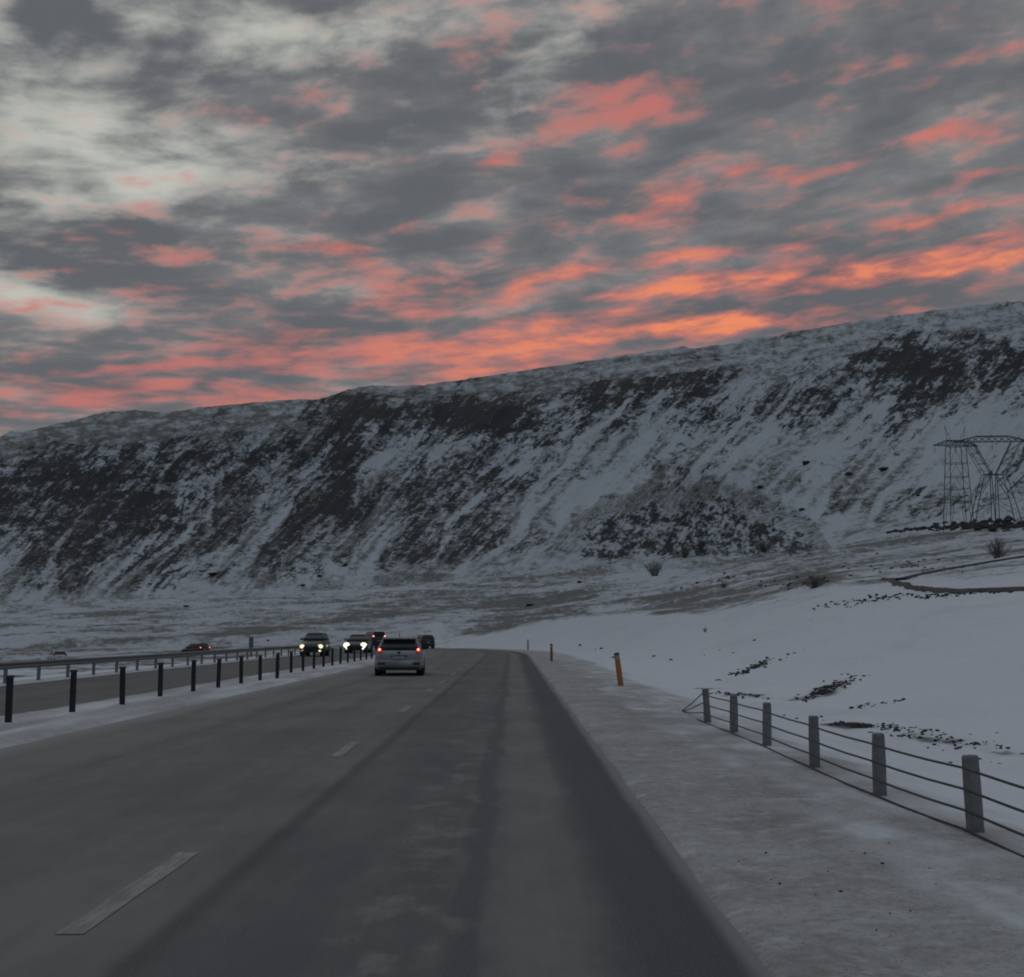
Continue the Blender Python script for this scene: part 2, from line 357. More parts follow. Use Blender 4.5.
def terrain_mat():
    m, t, b = mat('snow_and_rock'); q = NB(t)
    oc = q.n('ShaderNodeTexCoord').outputs['Object']
    def at_(nm): return q.n('ShaderNodeAttribute', attribute_name=nm).outputs['Fac']
    rock, tun, dirt, thin = at_('rock'), at_('tundra'), at_('dirt'), at_('thin')
    far = q.no(oc, .14, 8.0, .66); mid = q.no(oc, .6, 9.0, .64); fine = q.no(oc, 6.0, 8.0, .65); gr = q.no(oc, 38.0, 4.0, .6)
    snow = q.mix(far, (.70, .735, .78, 1), (.77, .80, .84, 1))
    snow = q.mix(q.m('MULTIPLY', q.mr(fine, .52, .75), .15), snow, (.5, .52, .55, 1))
    snow = q.mix(q.mr(q.no(oc, .22, 6.0, .65, .6, scale3=(1, .45, 1)), .48, .72, 0, .38), snow, (.50, .53, .57, 1))
    snow = q.mix(thin, snow, q.mix(mid, (.40, .435, .48, 1), (.58, .62, .66, 1)))
    # packed, salted and sanded snow of the verge
    dn = q.m('ADD', q.m('MULTIPLY', q.m('SUBTRACT', fine, .5), .75), q.m('MULTIPLY', q.m('SUBTRACT', mid, .5), .9))
    dcol = q.mix(q.mr(q.m('ADD', dn, .5), .2, .8), (.27, .262, .25, 1), (.50, .497, .495, 1))
    dcol = q.mix(q.m('MULTIPLY', q.mr(gr, .56, .70), q.mr(fine, .45, .6)), dcol, (.12, .105, .09, 1))
    df = q.mr(q.m('ADD', dirt, q.m('MULTIPLY', dn, .6)), .1, .95)
    c = q.mix(df, snow, dcol)
    c = q.mix(q.m('MULTIPLY', q.mr(q.no(oc, 2.6, 7.0, .7), .54, .66), q.m('MULTIPLY', q.mr(dirt, .05, .5), .55)), c, (.62, .64, .67, 1))
    grit = q.no(oc, 17.0, 6.0, .75)
    c = q.mix(q.m('MULTIPLY', q.mr(grit, .50, .64), q.mr(dirt, .1, .8, 0, .34)), c, (.135, .125, .11, 1))
    c = q.mix(q.m('MULTIPLY', q.mr(grit, .48, .36), q.mr(dirt, .1, .8, 0, .30)), c, (.50, .56, .58, 1))
    # tundra: dead grass and moss showing through thin snow
    tcol = q.mix(mid, (.060, .058, .048, 1), (.150, .143, .118, 1))
    sp1 = q.no(oc, .9, 6.0, .75); sp2 = q.no(oc, .28, 7.0, .72)
    spk = q.m('MULTIPLY', q.m('ADD', q.m('SUBTRACT', sp1, .5), q.m('SUBTRACT', sp2, .5)), q.mr(thin, -.2, 1.0, .6, 1.6))
    tun = q.m('ADD', tun, spk)
    tn = q.m('ADD', tun, q.m('ADD', q.m('MULTIPLY', q.m('SUBTRACT', mid, .5), 1.1), q.m('MULTIPLY', q.m('SUBTRACT', far, .5), .5)))
    tf = q.m('MULTIPLY', q.mr(tn, .16, 1.15), .88)
    c = q.mix(tf, c, tcol)
    rcol = q.mix(mid, (.026, .028, .032, 1), (.072, .072, .07, 1))
    rock = q.m('ADD', rock, q.m('MULTIPLY', spk, .8))
    rn = q.m('ADD', rock, q.m('ADD', q.m('MULTIPLY', q.m('SUBTRACT', mid, .5), .9), q.m('MULTIPLY', q.m('SUBTRACT', far, .5), .7)))
    rf = q.mr(rn, .26, .74)
    c = q.mix(rf, c, rcol)
    t.links.new(c, b.inputs['Base Color']); b.inputs['Roughness'].default_value = .85; b.inputs['Specular IOR Level'].default_value = .2
    bp = q.n('ShaderNodeBump'); bp.inputs['Strength'].default_value = .32; bp.inputs['Distance'].default_value = .04
    hgt = q.m('ADD', q.m('MULTIPLY', fine, 1.0), q.m('MULTIPLY', gr, .3)); t.links.new(q.m('MULTIPLY', hgt, q.m('ADD', dirt, .15)), bp.inputs['Height'])
    bp2 = q.n('ShaderNodeBump'); bp2.inputs['Strength'].default_value = .7; bp2.inputs['Distance'].default_value = 1.6
    t.links.new(q.m('MULTIPLY', mid, rf), bp2.inputs['Height']); t.links.new(bp.outputs[0], bp2.inputs['Normal'])
    t.links.new(bp2.outputs[0], b.inputs['Normal'])
    return m
MT = terrain_mat()

def asphalt_mat(name, dark=1.0, main=True):
    m, t, b = mat(name); q = NB(t)
    uv = q.n('ShaderNodeUVMap'); uv.uv_map = 'uv'; uvo = uv.outputs[0]       # u = metres across, v = metres along
    sp = q.n('ShaderNodeSeparateXYZ'); t.links.new(uvo, sp.inputs[0]); u = sp.outputs[0]
    wob = q.m('MULTIPLY', q.m('SUBTRACT', q.no(uvo, 1.0, 7.0, .66, scale3=(1.2, .25, 1)), .5), .5)
    uu = q.m('ADD', u, wob)
    st = q.no(uvo, 1.0, 7.0, .6, scale3=(2.6, .05, 1)); blot = q.no(uvo, 1.0, 7.0, .62, scale3=(.9, .22, 1)); gr = q.no(uvo, 60.0, 3.0, .6)
    patch = q.no(uvo, 1.0, 8.0, .7, scale3=(2.2, 1.3, 1)); big = q.no(uvo, 1.0, 3.0, .5, scale3=(.25, .03, 1))
    base = (.115 * dark, .115 * dark, .117 * dark, 1); dust = (.235 * dark, .225 * dark, .21 * dark, 1)
    if main:
        seam = q.m('ADD', u, q.m('MULTIPLY', wob, .2))
        leftl = q.mr(seam, -1.86, -2.0)
        lane_d = q.m('ADD', q.m('MULTIPLY', leftl, .27), q.m('MULTIPLY', q.m('SUBTRACT', blot, .5), .9))
        lane_d = q.m('ADD', lane_d, q.m('MULTIPLY', q.m('SUBTRACT', st, .5), 1.0))
        def band(c, w, a): return q.m('MULTIPLY', q.mr(q.m('ABSOLUTE', q.m('SUBTRACT', uu, c)), w, w * .35), a)
        lane_d = q.m('ADD', lane_d, q.m('ADD', band(.16, .42, .34), band(-5.9, .7, .2)))
        lane_d = q.m('SUBTRACT', lane_d, q.m('ADD', band(-.26, .14, .34), band(.9, .5, .20)))
        lane_d = q.m('SUBTRACT', lane_d, q.m('ADD', band(-3.4, .35, .12), band(-5.0, .35, .12)))
        lane_d = q.m('ADD', lane_d, q.m('MULTIPLY', q.m('MULTIPLY', q.mr(patch, .48, .68), band(-.55, .6, 1.0)), .55))
        lane_d = q.m('ADD', lane_d, q.m('MULTIPLY', q.m('SUBTRACT', q.no(uvo, 1.0, 8.0, .7, scale3=(4.0, 1.5, 1)), .5), .55))
        lane_d = q.m('ADD', lane_d, q.m('MULTIPLY', q.m('SUBTRACT', q.no(uvo, 1.0, 5.0, .6, scale3=(.4, .35, 1)), .5), .8))
        dk = q.m('MULTIPLY', q.mr(q.m('ABSOLUTE', q.m('SUBTRACT', seam, -1.82)), .13, .01), .42)
        c = q.mix(q.mr(q.m('ADD', lane_d, .30), 0.0, 1.0), base, dust)
        c = q.mix(dk, c, (.05, .05, .052, 1))
        c = q.mix(q.m('MULTIPLY', q.mr(uu, .42, .72), .62), c, (.066, .071, .080, 1))
        c = q.mix(q.m('MULTIPLY', q.mr(q.m('ADD', u, q.m('MULTIPLY', wob, .3)), 1.06, 1.19), .6), c, (.36, .35, .34, 1))
        c = q.mix(q.m('MULTIPLY', q.mr(q.m('ADD', uu, q.m('MULTIPLY', q.m('SUBTRACT', blot, .5), 1.2)), -6.3, -7.1), .8), c, (.33, .325, .315, 1))
        crack0 = q.m('MULTIPLY', q.mr(q.m('ABSOLUTE', q.m('SUBTRACT', q.no(uvo, 1.0, 5.0, .6, scale3=(.5, .12, 1)), .5)), .006, .001), .35)
    else:
        c = q.mix(q.mr(q.m('ADD', q.m('MULTIPLY', blot, .6), q.m('MULTIPLY', st, .5)), .3, .8), base, dust)
    c = q.mix(q.m('MULTIPLY', q.mr(gr, .45, .75), .55), c, (.22, .22, .22, 1))
    t.links.new(c, b.inputs['Base Color'])
    rgh = q.mr(st, .2, .8, .72, .95); t.links.new(rgh, b.inputs['Roughness']); b.inputs['Specular IOR Level'].default_value = .25
    bp = q.n('ShaderNodeBump'); bp.inputs['Strength'].default_value = .35; bp.inputs['Distance'].default_value = .006
    t.links.new(gr, bp.inputs['Height']); t.links.new(bp.outputs[0], b.inputs['Normal'])
    return m
M_road = asphalt_mat('asphalt', 1.0, True); M_road2 = asphalt_mat('asphalt_far_lane', .85, False); M_side = asphalt_mat('asphalt_side', .6, False)

def worn_paint():
    m, t, b = mat('worn_white_paint'); q = NB(t)
    oc = q.n('ShaderNodeTexCoord').outputs['Object']
    n = q.no(oc, 14.0, 8.0, .7, scale3=(1.0, .15, 1)); n2 = q.no(oc, 1.2, 4.0)
    c = q.mix(q.mr(q.m('ADD', n, q.m('MULTIPLY', n2, .4)), .55, .85), (.20, .20, .194, 1), (.33, .33, .32, 1))
    t.links.new(c, b.inputs['Base Color']); b.inputs['Roughness'].default_value = .8
    return m
M_paint = worn_paint()
M_post = simple('post_dark_steel', (.028, .034, .038), .6, .3)
M_cap = simple('post_cap', (.05, .06, .065), .7)
M_rail = simple('galvanised_rail', (.22, .23, .235), .55, .4)
M_wood = simple('weathered_timber', (.21, .212, .213), .85, 0, vary=.5, scale=14, bump=.4)
M_cable = simple('wire_cable', (.045, .05, .055), .5, .5)
M_orange = simple('orange_plastic', (.42, .18, .07), .6, vary=.3, scale=9)
M_refl = simple('grey_reflector', (.35, .35, .33), .4)
M_silver = simple('silver_paint', (.30, .32, .33), .45, .25, coat=.3, vary=.2, scale=2.5)
M_dirtpaint = simple('road_dirt_paint', (.13, .135, .135), .8, vary=.3, scale=6)
M_darkpaint = simple('dark_paint', (.035, .037, .042), .35, .2, coat=.4)
M_redpaint = simple('dark_red_paint', (.06, .014, .016), .4, .1, coat=.4)
M_whitepaint = simple('white_paint', (.6, .6, .6), .4, coat=.3)
M_glass = simple('tinted_glass', (.022, .028, .032), .22, vary=.05)
M_tyre = simple('tyre_rubber', (.022, .022, .024), .9)
M_rim = simple('wheel_rim', (.16, .165, .17), .45, .6)
M_plas = simple('black_plastic', (.025, .027, .03), .6)
M_plate = simple('number_plate', (.4, .4, .39), .5)
M_redlens = simple('red_lens', (.28, .02, .02), .25)
M_redlit = simple('red_tail_lamp_lit', (.5, .03, .02), .3, emit=(1.0, .10, .05), es=.30)
M_redhot = simple('red_lamp_core', (.8, .2, .15), .3, emit=(1.0, .30, .2), es=3.0)
M_head = simple('headlamp_lit', (1, 1, .9), .2, emit=(1.0, .97, .70), es=1.5)
M_headw = simple('headlamp_warm', (1, .9, .7), .2, emit=(1.0, .84, .52), es=1.15)
M_pyl = simple('pylon_steel', (.085, .093, .10), .7, .2)
M_twig = simple('bare_twigs', (.15, .135, .11), .9)
M_dead = simple('withered_grass', (.15, .13, .095), .95)
M_stone = simple('basalt', (.042, .043, .045), .9, vary=.4, scale=3, bump=.6)
M_sign = simple('grey_sign_steel', (.16, .165, .17), .6, .3)

# ------------------------------------------------------------------ mesh helpers
def link(name, me, m, parent=None, smooth=False):
    o = bpy.data.objects.new(name, me); COL.objects.link(o)
    if m: me.materials.append(m)
    if parent: o.parent = parent
    if smooth: me.polygons.foreach_set('use_smooth', [True] * len(me.polygons))
    return o
def tag(o, label=None, cat=None, group=None, kind=None):
    if label: o['label'] = label
    if cat: o['category'] = cat
    if group: o['group'] = group
    if kind: o['kind'] = kind
    return o
def empty(name, loc, rz=0.0):
    o = bpy.data.objects.new(name, None); COL.objects.link(o); o.location = loc; o.rotation_euler = (0, 0, rz); o.empty_display_size = .2
    return o
def mesh_np(name, V, Fq):
    me = bpy.data.meshes.new(name); me.vertices.add(len(V)); me.vertices.foreach_set('co', V.astype(np.float32).ravel())
    n = len(Fq); me.loops.add(n * 4); me.loops.foreach_set('vertex_index', Fq.astype(np.int32).ravel())
    me.polygons.add(n); me.polygons.foreach_set('loop_start', np.arange(0, n * 4, 4, dtype=np.int32)); me.polygons.foreach_set('loop_total', np.full(n, 4, np.int32))
    me.update(calc_edges=True); return me
def attr(me, nm, arr):
    a = me.attributes.new(nm, 'FLOAT', 'POINT'); a.data.foreach_set('value', arr.astype(np.float32).ravel())
class MB:
    def __init__(s): s.v = []; s.f = []
    def add(s, vs, fs):
        k = len(s.v); s.v += [tuple(v) for v in vs]; s.f += [tuple(i + k for i in f) for f in fs]
    def box(s, c, sz, rot=None):
        vs = [Vector((sx * sz[0] / 2, sy * sz[1] / 2, s_z * sz[2] / 2)) for sx in (-1, 1) for sy in (-1, 1) for s_z in (-1, 1)]
        if rot is not None: vs = [rot @ v for v in vs]
        s.add([v + Vector(c) for v in vs], [(0, 1, 3, 2), (4, 6, 7, 5), (0, 4, 5, 1), (2, 3, 7, 6), (0, 2, 6, 4), (1, 5, 7, 3)])
    def tube(s, pts, r, n=6, r2=None, cap=True):
        pts = [Vector(p) for p in pts]; rings = []
        for i, p in enumerate(pts):
            dr = (pts[min(i + 1, len(pts) - 1)] - pts[max(i - 1, 0)]).normalized()
            up = Vector((0, 0, 1)) if abs(dr.z) < .9 else Vector((1, 0, 0))
            a = dr.cross(up).normalized(); b = dr.cross(a)
            rr = r if r2 is None else r + (r2 - r) * i / max(1, len(pts) - 1)
            rings.append([p + (a * math.cos(2 * math.pi * k / n) + b * math.sin(2 * math.pi * k / n)) * rr for k in range(n)])
        vs = [v for rg in rings for v in rg]; fs = []
        for i in range(len(rings) - 1):
            for k in range(n): fs.append((i * n + k, i * n + (k + 1) % n, (i + 1) * n + (k + 1) % n, (i + 1) * n + k))
        if cap: fs.append(tuple(range(n))[::-1]); fs.append(tuple((len(rings) - 1) * n + k for k in range(n)))
        s.add(vs, fs)
    def lathe_x(s, c, prof, n=20):           # profile of (x, radius) turned about the x axis
        vs = []; fs = []
        for (xx, rr) in prof:
            for k in range(n): vs.append((c[0] + xx, c[1] + rr * math.cos(2 * math.pi * k / n), c[2] + rr * math.sin(2 * math.pi * k / n)))
        for i in range(len(prof) - 1):
            for k in range(n): fs.append((i * n + k, i * n + (k + 1) % n, (i + 1) * n + (k + 1) % n, (i + 1) * n + k))
        fs.append(tuple(range(n))[::-1]); fs.append(tuple((len(prof) - 1) * n + k for k in range(n)))
        s.add(vs, fs)
    def loft(s, rings, cap=True):
        n = len(rings[0]); vs = [v for rg in rings for v in rg]; fs = []
        for i in range(len(rings) - 1):
            for k in range(n): fs.append((i * n + k, i * n + (k + 1) % n, (i + 1) * n + (k + 1) % n, (i + 1) * n + k))
        if cap: fs.append(tuple(range(n))[::-1]); fs.append(tuple((len(rings) - 1) * n + k for k in range(n)))
        s.add(vs, fs)
    def build(s, name, m, parent=None, bevel=0.0, smooth=False, sub=0):
        me = bpy.data.meshes.new(name); me.from_pydata(s.v, [], s.f); me.validate()
        bm = bmesh.new(); bm.from_mesh(me); bmesh.ops.recalc_face_normals(bm, faces=bm.faces); bm.to_mesh(me); bm.free()
        o = link(name, me, m, parent, smooth)
        if bevel: b = o.modifiers.new('bevel', 'BEVEL'); b.width = bevel; b.segments = 2; b.limit_method = 'ANGLE'
        if sub: b = o.modifiers.new('sub', 'SUBSURF'); b.levels = sub; b.render_levels = sub
        return o
def copy_tree(o, parent=None):
    c = o.copy(); COL.objects.link(c)
    if parent: c.parent = parent
    for ch in list(o.children): copy_tree(ch, c)
    return c

# ------------------------------------------------------------------ terrain meshes
step = 1.35
Uc = np.arange(-230, 1262, step); ang_f = np.arctan((Uc - 512) / G)
a0, a1 = ang_f[0], ang_f[-1]
k1 = np.linspace(a1, 2 * math.pi + a0, 260)[1:-1]
ang = np.concatenate([ang_f, k1])
def polar_mesh(name, RR):                   # RR: rows x columns of radii
    nr, nc = RR.shape
    A = np.broadcast_to(ang, RR.shape)
    X_ = RR * np.sin(A); Y_ = RR * np.cos(A); Z_ = terrain(X_, Y_)
    V = np.stack([X_, Y_, Z_], -1).reshape(-1, 3)
    i = np.arange(nr - 1)[:, None]; j = np.arange(nc)[None, :]; j2 = (j + 1) % nc
    Fq = np.stack([i * nc + j, i * nc + j2, (i + 1) * nc + j2, (i + 1) * nc + j], -1).reshape(-1, 4)
    me = mesh_np(name, V, Fq[:, ::-1])
    return me, X_, Y_, Z_
Ucl = 512 + G * np.tan(np.clip(np.where(ang > math.pi, ang - 2 * math.pi, ang), -.75, .75))
RB, RC = rbf(Ucl), rcf(Ucl)
t_ = np.linspace(0, 1, 470)[:, None]
RG = np.exp(math.log(.8) + t_ * (np.log(RB)[None, :] - math.log(.8)))
me_g, gx_, gy_, gz_ = polar_mesh('ground', RG)
rho = np.concatenate([np.linspace(0, .8, 330), np.linspace(.8, 1.0, 90)[1:], np.linspace(1.0, 3.5, 25)[1:]])[:, None]
RMt = RB[None, :] + rho * (RC - RB)[None, :]
me_m, mx_, my_, mz_ = polar_mesh('mountain', RMt)

# --- what grows or shows where
def knoll(U, Q, rk, tn, blk, fine):
    yt = np.interp(U, [560, 575, 600, 640, 690, 730, 780, 815, 838], [560, 522, 500, 487, 480, 483, 498, 520, 552]) + 9 * fbm(U / 45, U * 0, 4, 301)
    ins = sst(-1, 3, Q - yt) * (1 - sst(552, 566, Q + .03 * (U - 700))) * sst(566, 590, U) * (1 - sst(826, 838, U))
    brow = ins * (1 - sst(12, 34, Q - yt + 7 * pn(U / 20, Q / 8, 303)))
    rim = np.exp(-((Q - yt + 7) / 7.0) ** 2) * sst(600, 680, U) * (1 - sst(826, 850, U))
    low = ins - brow
    rk = rk * (1 - ins) + low * (.50 + .50 * blk + .36 * fine) + brow * (.05 + .5 * blk) - .3 * rim
    tn = tn * (1 - ins * .7) + low * .30 + brow * .62 - .3 * rim
    return rk, tn
def masks_mountain(x, y, z, rho):
    P, Q = proj(x, y, z); front = y > 20
    P = np.where(front, P, -500 + 40 * np.arctan2(x, y)); Q = np.where(front, Q, 500.)
    U = P; E = 633 - Q
    ecU = Ec(U); tt = E / np.maximum(ecU, 50)
    a = U - .9 * E
    stre = ridged(a / 26.0, E / 150.0, 5, 41, .6)
    sfine = fbm(a / 9.0, E / 38.0, 4, 45, .62)
    blk = fbm(U / 15.0, E / 9.5, 5, 51, .66)
    fine = fbm(U / 4.2, E / 3.2, 3, 61, .6)
    big = fbm(U / 75.0, E / 42.0, 3, 71)
    layer = np.sin((E + 5 * pn(U / 60, E / 40, 81) - U * .04) / 2.9)
    D = gauss(U, Q, [(40, 475, 80, 34, 10, .75), (110, 500, 75, 42, 10, .55), (15, 520, 60, 35, 0, .35), (235, 452, 105, 22, 0, .75), (175, 520, 60, 45, 0, .40), (120, 545, 80, 30, 20, .25),
                     (340, 420, 55, 22, 0, .75), (425, 415, 95, 17, -2, 1.05), (345, 480, 17, 60, 0, .95), (492, 415, 42, 20, 10, 1.0), (470, 480, 45, 50, 20, .50), (545, 440, 22, 34, 0, .75),
                     (420, 510, 60, 40, 20, .25), (600, 405, 28, 20, 0, .65), (655, 388, 75, 13, 6, .85), (590, 425, 30, 18, 0, .4), (290, 525, 60, 30, 30, .25), (240, 560, 60, 24, 35, .2),
                     (705, 425, 34, 18, 20, .5), (780, 410, 60, 22, 25, .55), (735, 375, 60, 10, 8, .35), (865, 385, 50, 34, 30, .6), (908, 355, 42, 26, -10, 1.05), (965, 380, 55, 22, -10, .85),
                     (915, 395, 30, 24, 0, .5), (1010, 350, 60, 14, -10, .75), (1080, 380, 80, 30, 0, .6), (800, 536, 26, 16, -20, .8),
                     (865, 450, 70, 30, 30, .15), (930, 480, 40, 40, 0, .02), (1015, 455, 20, 20, 0, .3), (690, 470, 40, 10, 0, .3), (-100, 500, 120, 50, 0, .6),
                     # open snow
                     (600, 480, 48, 34, 45, -.75), (560, 540, 50, 40, 40, -.3), (640, 440, 60, 16, 20, -.45), (800, 455, 90, 20, 8, -.5), (950, 450, 40, 50, 0, -.65), (760, 450, 60, 20, 10, -.5),
                     (860, 490, 60, 30, 0, -.45), (300, 450, 12, 50, -20, -.3), (440, 445, 60, 7, 20, -.45), (385, 470, 18, 40, 0, -.3), (120, 440, 90, 9, 8, -.2), (200, 480, 20, 9, 0, -.3), (980, 430, 40, 16, 0, -.4)])
    top = sst(.80, .93, tt)                   # rounded snowy brow
    foot = 1 - sst(0, .12, rho)
    lft = 1 - sst(380, 620, U) * .55
    chan = sst(.42, .72, ridged(a / 46.0 + .8 * pn(U / 80, E / 60, 201), E / 260.0, 4, 203, .6))       # snow-filled gullies
    hor = .6 * fbm(U / 55.0, (E - .17 * U) / 7.0, 6, 97, .7) + .5 * fbm(U / 16, E / 9, 5, 99, .65)
    fsh = fbm(a / 3.6, E / 8.0, 4, 63, .65)
    led = ridged(U / 26.0 + .5 * blk, (E - .10 * U + 5 * pn(U / 50, E / 30, 85)) / 7.0, 4, 87, .6)
    blk2 = fbm(U / 7.0, E / 4.6, 4, 57, .72)
    rk = .09 + .21 * lft + D * .53 + .30 * blk + .16 * blk2 + .36 * (stre - .25) + .30 * sfine + .36 * fsh - .34 * (led - .3) * sst(.05, .4, D + .2 * blk) + .32 * big + .10 * layer * np.clip(D, 0, 1)
    rk = rk - .34 * chan * (1 - .5 * (D > .7))
    rk = rk + .35 * top * np.clip(hor, 0, 1) - .44 * top * (D < .35) - .30 * foot * (D < .6)
    strk2 = fbm(a / 14.0, E / 70.0, 5, 91, .62)
    tn = .33 + .34 * lft + .55 * strk2 * (1 - top) + .62 * hor * top - .04 * top + .34 * fbm(U / 10, E / 4, 4, 95, .6) + .10 * top + .30 * gauss(U, Q, [(60, 560, 140, 40, 15, 1), (300, 540, 160, 45, 25, .9), (190, 440, 200, 26, 0, .8), (720, 490, 95, 30, 0, 1.8), (560, 395, 150, 14, 8, .9), (450, 560, 130, 22, 0, 1.0), (620, 560, 90, 16, 0, 1.1), (850, 500, 40, 50, 0, .7), (640, 470, 60, 20, 0, .9), (580, 370, 200, 14, 8, .5)])
    tn = tn - .45 * chan * (1 - top)
    tn = tn - .35 * gauss(U, Q, [(600, 480, 40, 28, 45, 1), (950, 450, 40, 50, 0, 1), (800, 455, 90, 20, 8, .9), (540, 560, 40, 20, 0, .6)])
    rk, tn = knoll(U, Q, rk, tn, blk, fine)
    return np.clip(rk, -.3, 1.2), np.clip(tn, -.3, 1.2), rk * 0
rk, tn, dr_ = masks_mountain(mx_, my_, mz_, np.broadcast_to(rho, mx_.shape))

def masks_ground(x, y, z):
    P, Q = proj(x, y, z); fr = y > 3
    P = np.where(fr, P, -900.); Q = np.where(fr, Q, 900.)
    r = np.hypot(x, y); s, d = road_sd(x, y)
    U = P; rb = rbf(U)
    lr = np.log(np.maximum(r, 1.0))
    strk = fbm(x / 34 + y / 60, lr * 9.0, 5, 101, .6)            # long level drifts
    patch_ = fbm(x / 6.0, y / 12.0, 5, 105, .62)
    fine = fbm(x / 1.6, y / 2.4, 4, 109, .6)
    patch_b = fbm(x / 14.0, y / 24.0, 4, 107, .6)
    far = np.where(d < -17, sst(24, 70, r), sst(60, 140, r))
    T = gauss(U, Q, [(60, 615, 120, 6, 2, .3), (250, 625, 160, 10, 8, .25), (480, 592, 130, 10, 5, .6), (540, 605, 60, 9, 12, .8), (500, 628, 34, 10, 15, 1.1), (560, 618, 60, 7, 14, .7), (700, 604, 62, 11, 8, 1.0), (760, 588, 60, 8, 8, .55), (660, 600, 30, 12, 10, .5),
                     (820, 578, 26, 8, 0, 1.1), (880, 580, 90, 6, 0, .6), (960, 572, 60, 9, 0, .6), (870, 555, 90, 12, 4, .5), (1000, 550, 70, 16, 0, .4), (640, 556, 50, 8, 5, .4),
                     (860, 600, 40, 4, 8, .6), (950, 594, 90, 3.5, 4, .7), (420, 608, 120, 6, 4, .3), (780, 565, 60, 8, 5, .5), (130, 640, 60, 5, 4, .4), (60, 650, 80, 6, 0, .25), (350, 636, 60, 5, 4, .3),
                     (560, 570, 70, 6, 4, .5), (745, 573, 18, 3, 0, .5)])
    T = T - gauss(U, Q, [(640, 575, 30, 5, 10, .5), (560, 590, 34, 5, 10, .7), (920, 578, 34, 6, 5, .5), (380, 605, 60, 4, 4, .3)])
    bank = sst(6.0, 9.0, d) * sst(0, 6, (Q - np.interp(U, [480, 560, 640, 760, 830, 900, 1024, 1300], [632, 617, 612, 612, 598, 603, 600, 596])))
    bank = np.clip(bank, 0, 1) * fr * sst(425, 490, U + 14 * patch_b)
    tn = (.30 + .10 * (1 - sst(350, 560, U)) + .62 * strk + .42 * patch_ + .30 * fine + .72 * T) * far * (1 - bank)
    # bare strips on the bank and in the ditch
    bs_ = gauss(U, Q, [(752, 668, 26, 4, 18, 1.0), (828, 690, 30, 6, 18, 1.1), (872, 706, 26, 3, 8, .5), (870, 728, 70, 5, -5, 1.0), (940, 742, 80, 5, -6, .7), (740, 694, 40, 3, -6, .8), (700, 688, 20, 2, 0, .6), (1010, 758, 40, 5, -8, .4)])
    tn = tn + bs_ * .75 * (.7 + .8 * patch_ + .9 * fine)
    rk = bs_ * (.62 + .9 * fine + .3 * patch_) - .2
    # the dark cut line across the valley floor and the mountain's boulder field
    yl = np.interp(U, [190, 240, 330, 420, 520, 600, 640], [638, 631, 621, 612, 600, 590, 580])
    ln = np.exp(-((Q - yl - 2 * pn(U / 25, U * 0, 7)) / 3.2) ** 2) * sst(190, 260, U) * (1 - sst(560, 640, U))
    tn = tn + .75 * ln
    yl2 = np.interp(U, [540, 640, 740, 830, 900, 1024, 1300], [577, 570, 561, 548, 538, 527, 512])
    tn = tn + .3 * np.exp(-((Q - yl2) / 3.0) ** 2)
    rk = rk + sst(150, 300, r) * (.55 * fbm(x / 9, y / 12, 4, 121, .7) - .05) * (T > .3) * (1 - bank)
    kr, kt = knoll(U, Q, rk, tn, fbm(U / 15.0, (633 - Q) / 9.5, 5, 51, .66), fbm(U / 4.2, (633 - Q) / 3.2, 3, 61, .6)); fq = r > 350
    rk = np.where(fq, kr, rk); tn = np.where(fq, kt, tn)
    # verge
    dirt = sst(.9, 1.1, d) * (1 - sst(3.2, 5.2, d + .9 * fbm(x / 2.5, y / 5, 3, 131) - .3 * sst(20, 80, s)))
    dirt = dirt * (.58 + .40 * fbm(x / 1.1, y / 1.7, 4, 133, .6)) + .6 * sst(.9, 1.1, d) * (1 - sst(1.7, 2.8, d)) + .15 * sst(1.2, 1.3, d) * (1 - sst(6, 9, d))
    dirt = np.maximum(dirt, sst(-6.6, -6.9, d) * sst(-10.5, -9.9, d) * (.62 + .4 * fbm(x / .7, y / 6.0, 4, 135)))
    dirt = np.maximum(dirt, sst(-15.2, -15.3, d) * (1 - sst(-15.9, -16.6, d)) * .5)
    sn, sh = side_near(x, y)
    tn = tn * (1 - (1 - sst(3.5, 6, sn)) * .6) + .5 * (np.exp(-((sn - 5.5) / 1.8) ** 2)) * (d < -20) * (1 + patch_)
    tn = tn + .30 * sst(-19, -24, d) * (1 - sst(260, 420, r)) * fr * (.6 + .9 * patch_ + .7 * fine)
    near_l = sst(-15.8, -17, d) * (1 - sst(120, 170, r))
    tn = tn + near_l * .25 * (patch_ + .3)
    return np.clip(rk, -.3, 1.2), np.clip(tn, -.3, 1.2), np.clip(dirt, 0, 1.2)
rkg, tng, _d = masks_ground(mx_, my_, mz_)
Pm, Qm = proj(mx_, my_, mz_); Pm = np.where(my_ > 20, Pm, 0)
wmix = sst(.015, .13, np.broadcast_to(rho, mx_.shape) + .10 * fbm(Pm / 28.0, Qm / 40.0, 4, 161) + .03)
rk = rk * wmix + rkg * (1 - wmix); tn = tn * wmix + tng * (1 - wmix)
attr(me_m, 'rock', rk); attr(me_m, 'tundra', tn); attr(me_m, 'dirt', dr_); attr(me_m, 'thin', dr_ + 1)
o = link('mountain', me_m, MT, smooth=True); tag(o, kind='structure')
rk, tn, dr_ = masks_ground(gx_, gy_, gz_)
attr(me_g, 'rock', rk); attr(me_g, 'tundra', tn); attr(me_g, 'dirt', dr_); attr(me_g, 'thin', np.clip(sst(.60, 1.0, t_ * np.ones_like(dr_)) + .55 * (gx_ < -20) * sst(.5, .8, t_ * np.ones_like(dr_)), 0, 1))
o = link('ground', me_g, MT, smooth=True); tag(o, kind='structure')

